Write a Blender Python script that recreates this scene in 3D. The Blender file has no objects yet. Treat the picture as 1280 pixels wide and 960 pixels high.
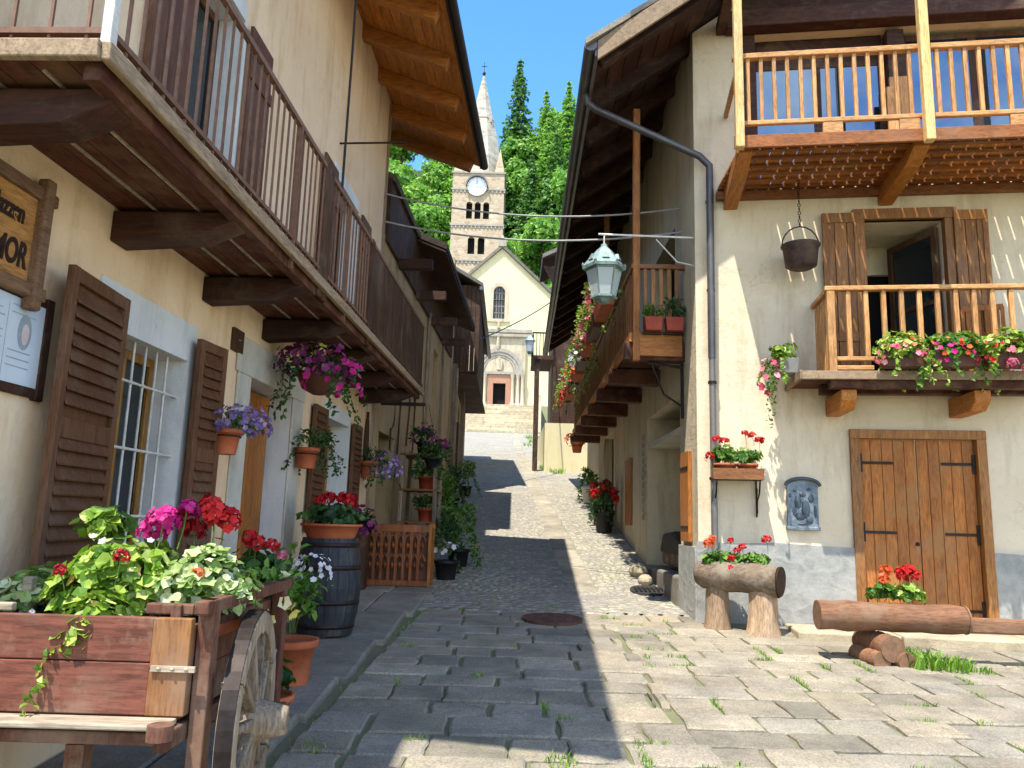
import bpy, math, random
import numpy as np
from mathutils import Vector, Matrix
random.seed(7); RNG = np.random.default_rng(7)
sc = bpy.context.scene
COL = sc.collection
PI = math.pi
rad = math.radians
U = random.uniform

def lin(h):
    h = h.lstrip('#')
    out = []
    for i in (0, 2, 4):
        c = int(h[i:i+2], 16)/255
        out.append(c/12.92 if c <= .04045 else ((c+.055)/1.055)**2.4)
    return (*out, 1)

# ------------------------------------------------------------------ materials
class NT:
    def __init__(s, name):
        s.m = bpy.data.materials.new(name); s.m.use_nodes = True
        s.t = s.m.node_tree; s.t.nodes.clear()
        s.out = s.n('ShaderNodeOutputMaterial')
    def n(s, typ, **kw):
        nd = s.t.nodes.new(typ)
        for k, v in kw.items():
            if k in nd.inputs.keys() if isinstance(k, str) else False: nd.inputs[k].default_value = v
            else: setattr(nd, k, v)
        return nd
    def l(s, a, b): s.t.links.new(a, b)
    def ramp(s, fac, stops):
        r = s.n('ShaderNodeValToRGB')
        e = r.color_ramp.elements
        while len(e) < len(stops): e.new(.5)
        for i, (p, c) in enumerate(stops):
            e[i].position = p; e[i].color = c if len(c) == 4 else (*c, 1)
        s.l(fac, r.inputs[0]); return r.outputs[0]
    def coord(s, stretch=(1, 1, 1)):
        tc = s.n('ShaderNodeTexCoord'); mp = s.n('ShaderNodeMapping')
        mp.inputs['Scale'].default_value = stretch
        s.l(tc.outputs['Object'], mp.inputs['Vector']); return mp.outputs[0]
    def noise(s, vec, scale, detail=5, rough=.6, dist=0):
        nd = s.n('ShaderNodeTexNoise'); nd.inputs['Scale'].default_value = scale
        nd.inputs['Detail'].default_value = detail; nd.inputs['Roughness'].default_value = rough
        nd.inputs['Distortion'].default_value = dist
        s.l(vec, nd.inputs['Vector']); return nd.outputs[0]
    def mix(s, fac, a, b, mode='MIX'):
        nd = s.n('ShaderNodeMix'); nd.data_type = 'RGBA'; nd.blend_type = mode
        if isinstance(fac, (int, float)): nd.inputs[0].default_value = fac
        else: s.l(fac, nd.inputs[0])
        for i, v in ((6, a), (7, b)):
            if isinstance(v, tuple): nd.inputs[i].default_value = v
            else: s.l(v, nd.inputs[i])
        return nd.outputs[2]
    def math(s, op, a, b=0):
        nd = s.n('ShaderNodeMath'); nd.operation = op
        for i, v in enumerate((a, b)):
            if isinstance(v, (int, float)): nd.inputs[i].default_value = v
            else: s.l(v, nd.inputs[i])
        return nd.outputs[0]
    def rnd(s):
        a = s.n('ShaderNodeAttribute'); a.attribute_name = 'rnd'; return a.outputs['Fac']
    def bsdf(s, col, rough=.8, bump=None, bstr=.3, bdist=.01, metal=0, spec=.3, transl=0, tcol=None):
        b = s.n('ShaderNodeBsdfPrincipled')
        if isinstance(col, tuple): b.inputs['Base Color'].default_value = col
        else: s.l(col, b.inputs['Base Color'])
        if isinstance(rough, (int, float)): b.inputs['Roughness'].default_value = rough
        else: s.l(rough, b.inputs['Roughness'])
        b.inputs['Metallic'].default_value = metal
        b.inputs['Specular IOR Level'].default_value = spec
        if bump is not None:
            bp = s.n('ShaderNodeBump'); bp.inputs['Strength'].default_value = bstr
            bp.inputs['Distance'].default_value = bdist
            s.l(bump, bp.inputs['Height']); s.l(bp.outputs[0], b.inputs['Normal'])
        last = b.outputs[0]
        if transl:
            t = s.n('ShaderNodeBsdfTranslucent')
            c = tcol if tcol is not None else col
            if isinstance(c, tuple): t.inputs[0].default_value = c
            else: s.l(c, t.inputs[0])
            mx = s.n('ShaderNodeMixShader'); mx.inputs[0].default_value = transl
            s.l(last, mx.inputs[1]); s.l(t.outputs[0], mx.inputs[2]); last = mx.outputs[0]
        s.l(last, s.out.inputs[0])
        return s.m

def wood(name, c1, c2, axis='y', rv=.35, rough=.65, weather=None, spec=.3, fine=1.0):
    t = NT(name)
    st = {'x': (.12, 1, 1), 'y': (1, .12, 1), 'z': (1, 1, .12)}[axis]
    v = t.coord(st)
    r = t.rnd()
    ofs = t.n('ShaderNodeVectorMath'); ofs.operation = 'ADD'
    cmb = t.n('ShaderNodeCombineXYZ')
    t.l(t.math('MULTIPLY', r, 37.0), cmb.inputs[0]); t.l(t.math('MULTIPLY', r, 13.0), cmb.inputs[2])
    t.l(v, ofs.inputs[0]); t.l(cmb.outputs[0], ofs.inputs[1])
    vv = ofs.outputs[0]
    n1 = t.noise(vv, 22*fine, 6, .65, .6)
    n2 = t.noise(vv, 90*fine, 3, .6)
    col = t.ramp(n1, [(.3, lin(c1)), (.68, lin(c2))])
    hv = t.n('ShaderNodeHueSaturation')
    t.l(t.math('ADD', t.math('MULTIPLY', r, rv*2), 1-rv), hv.inputs['Value'])
    t.l(col, hv.inputs['Color'])
    col = hv.outputs[0]
    col = t.mix(t.math('MULTIPLY', t.ramp(n2, [(.38, (1, 1, 1)), (.55, (0, 0, 0))]), .38), col, lin('#1c120a'))
    n5 = t.noise(t.coord((1, 1, 1)), 1.7, 8, .75, .5)
    col = t.mix(t.math('MULTIPLY', t.ramp(n5, [(.5, (0, 0, 0)), (.72, (1, 1, 1))]), .35), col, lin('#8b7a66'))
    if weather:
        n3 = t.noise(t.coord((1, 1, 1)), 3.2, 6, .7)
        col = t.mix(t.ramp(n3, [(.48, (0, 0, 0)), (.66, (1, 1, 1))]), col, lin(weather))
    return t.bsdf(col, rough, n1, .35, .006, spec=spec)

def plain(name, c1, c2, scale=8, rough=.6, bump=.2, bs=60, bd=.004, metal=0, rv=.15, spec=.3):
    t = NT(name); v = t.coord()
    col = t.ramp(t.noise(v, scale, 5, .65), [(.32, lin(c1)), (.68, lin(c2))])
    hv = t.n('ShaderNodeHueSaturation')
    t.l(t.math('ADD', t.math('MULTIPLY', t.rnd(), rv*2), 1-rv), hv.inputs['Value'])
    t.l(col, hv.inputs['Color'])
    return t.bsdf(hv.outputs[0], rough, t.noise(v, bs, 4), bump, bd, metal, spec)

def plaster(name, c1, c2, stain, scale=1.1, bstr=.5, crack=False, low=None):
    t = NT(name); v = t.coord()
    n1 = t.noise(v, scale, 7, .68, .3)
    n2 = t.noise(v, 14, 6, .7)
    n3 = t.noise(t.coord((2.2, 2.2, .35)), 1.6, 6, .7)
    col = t.ramp(n1, [(.3, lin(c1)), (.7, lin(c2))])
    col = t.mix(t.math('MULTIPLY', t.ramp(n3, [(.5, (0, 0, 0)), (.72, (1, 1, 1))]), .7), col, lin(stain))
    col = t.mix(t.math('MULTIPLY', t.ramp(n2, [(.55, (0, 0, 0)), (.75, (1, 1, 1))]), .25), col, lin(stain))
    n4 = t.noise(v, .55, 9, .75, .8)
    col = t.mix(t.math('MULTIPLY', t.ramp(n4, [(.55, (0, 0, 0)), (.6, (1, 1, 1))]), .32), col, lin(c2))
    vc = t.n('ShaderNodeTexVoronoi'); vc.feature = 'DISTANCE_TO_EDGE'; vc.inputs['Scale'].default_value = .8
    wv = t.n('ShaderNodeVectorMath'); wv.operation = 'ADD'; ns = t.n('ShaderNodeTexNoise'); ns.inputs['Scale'].default_value = 2.2; ns.inputs['Detail'].default_value = 8; ns.inputs['Roughness'].default_value = .7
    t.l(v, ns.inputs['Vector']); sv = t.n('ShaderNodeVectorMath'); sv.operation = 'SCALE'; sv.inputs['Scale'].default_value = .9; t.l(ns.outputs['Color'], sv.inputs[0]); t.l(v, wv.inputs[0]); t.l(sv.outputs[0], wv.inputs[1]); t.l(wv.outputs[0], vc.inputs['Vector'])
    ck = t.math('MULTIPLY', t.ramp(vc.outputs['Distance'], [(0, (1, 1, 1)), (.006, (0, 0, 0))]), t.math('MULTIPLY', t.ramp(t.noise(v, .8, 4), [(.52, (0, 0, 0)), (.6, (1, 1, 1))]), .4))
    col = t.mix(ck, col, lin(low or '#7d6d55'))
    h = t.math('ADD', t.math('MULTIPLY', n2, .7), t.math('MULTIPLY', t.noise(v, 3.5, 5, .6), 1.6))
    return t.bsdf(col, .92, h, bstr, .012, spec=.15)

def stone_rnd(name, stops, speck=.4, bscale=22, bstr=.6, scale=3, moss=None):
    t = NT(name); v = t.coord()
    r = t.rnd()
    col = t.ramp(r, [(p, lin(c)) for p, c in stops])
    n1 = t.noise(v, scale, 8, .7)
    col = t.mix(.7, col, t.ramp(n1, [(.25, lin('#55534e')), (.5, lin('#a29c90')), (.75, lin('#c9c2b4'))]), 'OVERLAY')
    n2 = t.noise(v, 70, 4, .7)
    col = t.mix(t.math('MULTIPLY', t.ramp(n2, [(.42, (1, 1, 1)), (.56, (0, 0, 0))]), speck), col, lin('#3d3c39'))
    if moss:
        vc = t.n('ShaderNodeTexVoronoi'); vc.feature = 'DISTANCE_TO_EDGE'; vc.inputs['Scale'].default_value = 1.6
        wv = t.n('ShaderNodeVectorMath'); wv.operation = 'ADD'; ns = t.n('ShaderNodeTexNoise'); ns.inputs['Scale'].default_value = 4; ns.inputs['Detail'].default_value = 8; t.l(v, ns.inputs['Vector'])
        sv = t.n('ShaderNodeVectorMath'); sv.operation = 'SCALE'; sv.inputs['Scale'].default_value = .5; t.l(ns.outputs['Color'], sv.inputs[0]); t.l(v, wv.inputs[0]); t.l(sv.outputs[0], wv.inputs[1]); t.l(wv.outputs[0], vc.inputs['Vector'])
        col = t.mix(t.math('MULTIPLY', t.ramp(vc.outputs['Distance'], [(0, (1, 1, 1)), (.012, (0, 0, 0))]), t.math('MULTIPLY', t.ramp(t.noise(v, 1.1, 3), [(.5, (0, 0, 0)), (.6, (1, 1, 1))]), .5)), col, lin('#4d4a42'))
        n6 = t.noise(v, .7, 8, .7)
        col = t.mix(t.math('MULTIPLY', t.ramp(n6, [(.5, (0, 0, 0)), (.66, (1, 1, 1))]), .35), col, lin('#6e685c'))
        n3 = t.noise(v, 1.3, 7, .75)
        col = t.mix(t.math('MULTIPLY', t.ramp(n3, [(.55, (0, 0, 0)), (.72, (1, 1, 1))]), .5), col, lin(moss))
    h = t.math('ADD', t.noise(v, bscale, 7, .7), t.math('MULTIPLY', t.noise(v, 5, 3), 1.5))
    return t.bsdf(col, .88, h, bstr, .012, spec=.2)

def leafmat(name, stops, transl=.35, rough=.5):
    t = NT(name)
    col = t.ramp(t.rnd(), [(p, lin(c)) for p, c in stops])
    tc = t.mix(.6, col, lin('#b8d23a'), 'MULTIPLY')
    return t.bsdf(col, rough, transl=transl, tcol=t.mix(.35, col, lin('#8fbf2a')), spec=.35)

def petal(name, a, b, c, transl=.35):
    t = NT(name)
    col = t.ramp(t.rnd(), [(0, lin(a)), (.5, lin(b)), (1, lin(c))])
    return t.bsdf(col, .55, transl=transl, spec=.25)

M = {}
M['ochre'] = plaster('ochre_plaster', '#e2c19b', '#edd4b1', '#bf9d70', .9, .5)
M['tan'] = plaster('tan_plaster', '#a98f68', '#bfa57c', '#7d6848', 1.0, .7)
M['white_pl'] = plaster('cream_render', '#d0bf9f', '#dfd0b5', '#ab9573', 1.2, .5)
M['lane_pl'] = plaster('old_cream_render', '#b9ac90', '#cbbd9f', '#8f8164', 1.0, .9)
M['church_pl'] = plaster('yellow_church_plaster', '#d0c497', '#dacfa6', '#c2b68c', .4, .3)
M['reveal'] = plaster('white_limewash', '#c9cac8', '#dcdcd8', '#aeb0ae', 2, .4)
M['stonejamb'] = plaster('grey_stone_jamb', '#b5b0a2', '#cfc9ba', '#938d80', 3, .7)
M['rubble'] = None
t = NT('grey_rubble_base'); v = t.coord()
vo = t.n('ShaderNodeTexVoronoi'); vo.feature = 'DISTANCE_TO_EDGE'; vo.inputs['Scale'].default_value = 3.0
nd = t.n('ShaderNodeVectorMath'); nd.operation = 'ADD'
nz = t.n('ShaderNodeTexNoise'); nz.inputs['Scale'].default_value = 3; t.l(v, nz.inputs['Vector'])
sc_ = t.n('ShaderNodeVectorMath'); sc_.operation = 'SCALE'; sc_.inputs['Scale'].default_value = .35
t.l(nz.outputs['Color'], sc_.inputs[0]); t.l(v, nd.inputs[0]); t.l(sc_.outputs[0], nd.inputs[1])
t.l(nd.outputs[0], vo.inputs['Vector'])
edge = t.ramp(vo.outputs['Distance'], [(0, (.5, .5, .5)), (.12, (1, 1, 1))])
col = t.ramp(t.noise(v, 4, 7, .7), [(.3, lin('#83847f')), (.7, lin('#aaa9a1'))])
col = t.mix(t.math('MULTIPLY', edge, 1), lin('#a5a39a'), col)
M['rubble'] = t.bsdf(col, .9, t.math('ADD', t.math('MULTIPLY', t.noise(v, 14, 6, .7), .8), t.math('MULTIPLY', edge, -.5)), .7, .015, spec=.15)

M['paver'] = stone_rnd('granite_paver', [(0, '#8a857a'), (.25, '#9c9587'), (.5, '#aca493'), (.7, '#a09c92'), (.85, '#aa9f8c'), (1, '#b9b3a2')], .4, moss='#767a5c')
M['slabstrip'] = stone_rnd('grey_slab', [(0, '#8a867d'), (1, '#a39e94')], .3)
M['curbstone'] = stone_rnd('pale_runner_stone', [(0, '#9f9a8c'), (1, '#b8b2a2')], .25)
M['towerstone'] = None
def rubblewall(name, mort, stops, bs=6, sx=1.0):
    t = NT(name); v = t.coord((1, 1, 1.7))
    vo = t.n('ShaderNodeTexVoronoi'); vo.inputs['Scale'].default_value = bs; t.l(v, vo.inputs['Vector'])
    ve = t.n('ShaderNodeTexVoronoi'); ve.feature = 'DISTANCE_TO_EDGE'; ve.inputs['Scale'].default_value = bs; t.l(v, ve.inputs['Vector'])
    sx_ = t.n('ShaderNodeSeparateColor'); t.l(vo.outputs['Color'], sx_.inputs[0])
    col = t.ramp(sx_.outputs[0], [(p, lin(c)) for p, c in stops])
    col = t.mix(.4, col, t.ramp(t.noise(v, 9, 6, .7), [(.3, lin('#66635c')), (.7, lin('#c2bbae'))]), 'OVERLAY')
    ed = t.ramp(ve.outputs['Distance'], [(0, (0, 0, 0)), (.09, (1, 1, 1))])
    col = t.mix(ed, lin(mort), col)
    return t.bsdf(col, .9, t.math('ADD', ed, t.noise(v, 30, 5, .7)), .5, .02, spec=.15)
M['towerstone'] = rubblewall('tower_stone', '#b3a68f', [(0, '#a5937a'), (.4, '#c1ad90'), (.7, '#b0a08a'), (1, '#ccbda4')], 1.9)
M['spire'] = rubblewall('spire_stone', '#aaa698', [(0, '#9a9589'), (.5, '#b3ac9c'), (1, '#c4bca9')], 1.4)
M['portalstone'] = plaster('portal_stone', '#ac9f87', '#c2b59c', '#7d7260', 1.2, .6)
M['darkstone'] = plaster('grey_cornice_stone', '#8f897d', '#a8a194', '#6c675d', 1.0, .5)
M['stairstone'] = stone_rnd('pale_stair_stone', [(0, '#b7ae98'), (1, '#d3c9b0')], .15)
M['cobble'] = None
t = NT('lane_cobbles'); v = t.coord()
vo = t.n('ShaderNodeTexVoronoi'); vo.inputs['Scale'].default_value = 10; t.l(v, vo.inputs['Vector'])
ve = t.n('ShaderNodeTexVoronoi'); ve.feature = 'DISTANCE_TO_EDGE'; ve.inputs['Scale'].default_value = 10; t.l(v, ve.inputs['Vector'])
sx_ = t.n('ShaderNodeSeparateColor'); t.l(vo.outputs['Color'], sx_.inputs[0])
col = t.ramp(sx_.outputs[0], [(0, lin('#8f8b82')), (.4, lin('#a5a096')), (.75, lin('#b3ac9f')), (1, lin('#9c9890'))])
n1 = t.noise(v, .9, 7, .7)
col = t.mix(.45, col, t.ramp(n1, [(.3, lin('#5f5d57')), (.7, lin('#cfc6b3'))]), 'OVERLAY')
ed = t.ramp(ve.outputs['Distance'], [(0, (0, 0, 0)), (.16, (1, 1, 1))])
col = t.mix(ed, t.mix(t.ramp(n1, [(.45, (0, 0, 0)), (.6, (1, 1, 1))]), lin('#88837a'), lin('#7a7d62')), col)
M['cobble'] = t.bsdf(col, .88, t.math('ADD', t.math('MULTIPLY', ed, .8), t.math('MULTIPLY', t.noise(v, 30, 6, .7), .5)), .6, .015, spec=.2)
M['soil_joint'] = plain('joint_soil', '#6d6655', '#727a4e', 1.6, .95, .6, 40, .01)
M['soil'] = plain('potting_soil', '#2a1f15', '#3b2d20', 12, .95, .6, 40, .01)
M['earth'] = plain('grassy_earth', '#4e5a32', '#6b6a48', .4, .95, .5, 6, .05)
M['hillside'] = plain('forest_floor', '#2c3b1c', '#40502a', .15, .95, .5, 3, .1)

M['w_dark'] = wood('dark_brown_wood', '#2b1710', '#4a2a1b', 'y', .35, .7)
M['w_dark_x'] = wood('dark_brown_wood_across', '#2a1710', '#4b2b1c', 'x', .35, .7)
M['w_dark_z'] = wood('dark_brown_wood_upright', '#33200f', '#543620', 'z', .3, .7)
M['w_deck'] = wood('reddish_old_deck_boards', '#381a10', '#61331f', 'y', .4, .75, '#6b4c36')
M['w_greyedge'] = wood('weathered_grey_edge', '#7a654f', '#a68f72', 'y', .2, .85, '#8f7a60')
M['w_shutter'] = wood('brown_painted_shutter', '#5a3a25', '#6e4a31', 'z', .12, .6)
M['w_warm'] = wood('warm_brown_balcony_timber', '#6b3c1a', '#94592a', 'x', .3, .65)
M['w_orange'] = wood('orange_larch', '#8e5420', '#b97631', 'x', .18, .55)
M['w_orange_y'] = wood('orange_larch_boards', '#9a5a20', '#c07c35', 'y', .2, .6)
M['w_orange_z'] = wood('orange_larch_upright', '#8a4f1c', '#b87532', 'z', .16, .55)
M['w_rail_z'] = wood('honey_baluster', '#ad7640', '#d3a066', 'z', .25, .6)
M['w_rail_x'] = wood('honey_handrail', '#b47c44', '#d3a066', 'x', .12, .5)
M['w_pale_z'] = wood('pale_larch_post', '#c79e5a', '#e2c283', 'z', .12, .55)
M['w_mid_z'] = wood('brown_shutter_board', '#7f5128', '#a77138', 'z', .2, .5)
M['w_mid_x'] = wood('brown_lintel_board', '#6e4422', '#8c5a30', 'x', .2, .5)
M['w_door'] = wood('brown_barn_door', '#935625', '#bb7533', 'z', .22, .6, '#9a6c3c')
M['w_red'] = wood('red_painted_cart_board', '#5c3426', '#8a5140', 'x', .15, .8, '#8a6c57')
M['w_redside'] = wood('red_brown_cart_frame', '#4b2a1e', '#6e4633', 'z', .25, .8, '#7d6350')
M['w_corner'] = wood('worn_orange_corner_board', '#7d4f2e', '#a3703f', 'z', .15, .75, '#8a6a50')
M['w_grey'] = wood('weathered_grey_wood', '#8b7d69', '#b7a890', 'x', .2, .85)
M['w_grey_z'] = wood('weathered_grey_upright_wood', '#6b5c4a', '#a3927b', 'z', .25, .85)
M['w_log'] = wood('brown_log', '#6d4a34', '#93694c', 'x', .15, .85, '#7f6650')
M['w_logend'] = plain('log_end_grain', '#6a4d38', '#8a6a50', 14, .85, .5, 50, .004)
M['w_stump'] = wood('pale_stump', '#8d7358', '#b59a7b', 'z', .2, .85)
M['w_bark'] = wood('grey_bark_log', '#54473a', '#7d6c58', 'x', .2, .95, '#8b8070')
M['w_hollow'] = plain('dark_log_end', '#2b1d12', '#4a3522', 14, .95, .9, 30, .012)  # mottled dark brown for the trough's cut end
M['w_barrel'] = wood('blue_grey_barrel_stave', '#22272d', '#3a3f45', 'z', .2, .6)
M['w_lattice'] = wood('orange_brown_lattice', '#6e3a1c', '#9a5a2e', 'z', .15, .55)
M['w_sign'] = wood('golden_sign_board', '#96662f', '#b58348', 'y', .12, .55)
M['w_signframe'] = wood('grey_brown_sign_frame', '#6a4c33', '#86654a', 'y', .15, .7)
M['w_winframe'] = wood('yellow_brown_window_frame', '#8d5f26', '#b08038', 'z', .12, .5)
M['iron'] = plain('dark_iron', '#2a2321', '#3c332e', 20, .55, .2, 80, .002, .6)
M['ironbrown'] = plain('brown_railing_paint', '#6a4c3b', '#82614c', 20, .55, .1, 80, .001, .1)
M['zinc'] = plain('grey_gutter_metal', '#5b5a5c', '#74716f', 3, .45, .1, 30, .002, .6)
M['copperpipe'] = plain('dark_pipe', '#6a6764', '#7d7873', 3, .5, .1, 30, .002, .4)
M['whitebar'] = plain('white_grille_paint', '#b9b5ab', '#d6d2c7', 20, .5, .1, 50, .001)
M['terracotta'] = plain('terracotta', '#9e4f2e', '#bb6a45', 6, .8, .3, 60, .003)
M['redplastic'] = plain('red_brown_planter', '#8a3420', '#a34a30', 6, .6, .1, 60, .002)
M['brownplastic'] = plain('brown_planter_box', '#4a2e22', '#5f3d2d', 6, .55, .1, 60, .002)
M['blackplastic'] = plain('black_plant_pot', '#151515', '#242424', 6, .5, .1, 60, .002)
M['greyplanter'] = plain('grey_planter_box', '#6f6c66', '#8b8780', 6, .7, .2, 60, .002)
M['cauldron'] = plain('sooty_copper', '#3d322f', '#5f4d45', 7, .6, .4, 30, .004, .5)
M['pewter'] = plain('blue_grey_cast_metal', '#5d6872', '#8c979d', 9, .5, .7, 22, .02, .5)
M['darkpewter'] = plain('dark_cast_metal', '#3c454c', '#5a646b', 9, .5, .4, 30, .01, .5)
M['lampgreen'] = plain('verdigris_lamp_metal', '#5f7570', '#8fa39d', 14, .55, .3, 50, .003, .3)
M['rust'] = plain('rusty_iron_cover', '#4a332b', '#6a4b40', 8, .8, .5, 40, .004, .3)
M['steelcover'] = plain('dark_drain_cover', '#33312f', '#45423f', 8, .8, .5, 40, .004, .3)
M['losestone'] = stone_rnd('stone_roof_slabs', [(0, '#6f6d69'), (.5, '#8a8680'), (1, '#a29c90')], .3)
M['greyroof'] = stone_rnd('brown_roof_slabs', [(0, '#453d36'), (1, '#6a6058')], .3)
M['ink'] = plain('dark_brown_lettering', '#2a1710', '#33201a', 20, .7, 0)
M['panelwhite'] = plain('pale_blue_panel', '#b9c3cc', '#cdd5da', 3, .35, .02, 20, .001)
M['panelgrey'] = plain('grey_print', '#8f989f', '#a3abb0', 20, .5, 0)
M['panelpink'] = plain('pale_portrait_print', '#c3b3aa', '#d6c8bf', 20, .5, 0)
M['clockface'] = plain('white_clock_face', '#d6d8de', '#e6e8ec', 3, .4, 0)
M['chdoor'] = wood('church_door_terracotta', '#a5745a', '#bb8b70', 'z', .1, .6)
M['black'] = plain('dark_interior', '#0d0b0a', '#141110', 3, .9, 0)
M['cable'] = plain('pale_cable', '#8f908c', '#a4a5a0', 5, .5, 0)
M['darkcable'] = plain('dark_cable', '#2b2b2c', '#3a3a3a', 5, .5, 0)
M['rope'] = plain('tan_chain', '#4d3b2e', '#6b5444', 30, .7, .3)
M['whitewood'] = plain('white_painted_door', '#c2c5c9', '#d5d7d9', 5, .5, .1)
t = NT('lamp_glass'); M['lampglass'] = t.bsdf(lin('#dbe4e2'), .25, transl=.5, tcol=lin('#eaf2f0'), spec=.5)
t = NT('window_glass')
b = t.n('ShaderNodeBsdfPrincipled'); b.inputs['Base Color'].default_value = lin('#1a2226'); b.inputs['Roughness'].default_value = .06
b.inputs['Specular IOR Level'].default_value = .5; t.l(b.outputs[0], t.out.inputs[0]); M['glass'] = t.m
t = NT('reflecting_glass')
b = t.n('ShaderNodeBsdfPrincipled'); b.inputs['Base Color'].default_value = lin('#5f7388'); b.inputs['Roughness'].default_value = .02
b.inputs['Metallic'].default_value = .9; t.l(b.outputs[0], t.out.inputs[0]); M['mirror'] = t.m

M['leaf_bright'] = leafmat('bright_geranium_leaf', [(0, '#7d6a2c'), (.05, '#3f6a1c'), (.45, '#7c9e30'), (.8, '#a9be50'), (1, '#c9d283')])
M['leaf_varieg'] = leafmat('variegated_leaf', [(0, '#4a6f2c'), (.4, '#87a050'), (.7, '#b3bf80'), (1, '#d6d9b0')])
M['leaf_dark'] = leafmat('dark_leaf', [(0, '#17301a'), (.5, '#2b4d26'), (1, '#4b6e33')], .25)
M['leaf_mid'] = leafmat('mid_green_leaf', [(0, '#2f5420'), (.5, '#4e7a2c'), (1, '#82a345')])
M['leaf_brown'] = leafmat('reddish_trailing_leaf', [(0, '#4d3422'), (.4, '#6b5a34'), (.7, '#979a45'), (1, '#c2b070')])
M['leaf_conifer'] = leafmat('spruce_needles', [(0, '#28502a'), (.5, '#47753a'), (1, '#74a04e')], .3)
M['leaf_larch'] = leafmat('larch_foliage', [(0, '#4f8030'), (.5, '#78aa45'), (1, '#a8cc66')], .45)
M['leaf_ash'] = leafmat('broadleaf_foliage', [(0, '#4a7a2b'), (.5, '#73a43c'), (1, '#a9cb62')], .45)
M['grass'] = leafmat('grass_blades', [(0, '#3d6a1c'), (.5, '#6f9a30'), (1, '#a7bd5c')], .35)
M['bark'] = plain('tree_bark', '#3d3128', '#5b4b3e', 4, .9, .7, 12, .03)
M['stem'] = plain('green_stem', '#4c6a2a', '#6c853c', 10, .7, 0)
M['p_red'] = petal('red_petals', '#96101a', '#c41a22', '#dd3a35')
M['p_magenta'] = petal('magenta_petals', '#96125a', '#c21c78', '#dc4a96')
M['p_crimson'] = petal('crimson_petals', '#6e0d16', '#9a1620', '#c02430')
M['p_purple'] = petal('purple_petals', '#4a173c', '#702456', '#9a4480')
M['p_lilac'] = petal('lilac_petals', '#6b5288', '#8a72a4', '#b7a6c6')
M['p_pink'] = petal('pink_petals', '#c0405a', '#d96a7e', '#eab0b6')
M['p_yellow'] = petal('yellow_petals', '#dfc95a', '#eee08a', '#f3ecc0')
M['p_white'] = petal('white_petals', '#d6d2d8', '#e6e2e6', '#f2eef0')
M['p_orange'] = petal('orange_petals', '#c8451c', '#df6230', '#ee8a5a')

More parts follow.
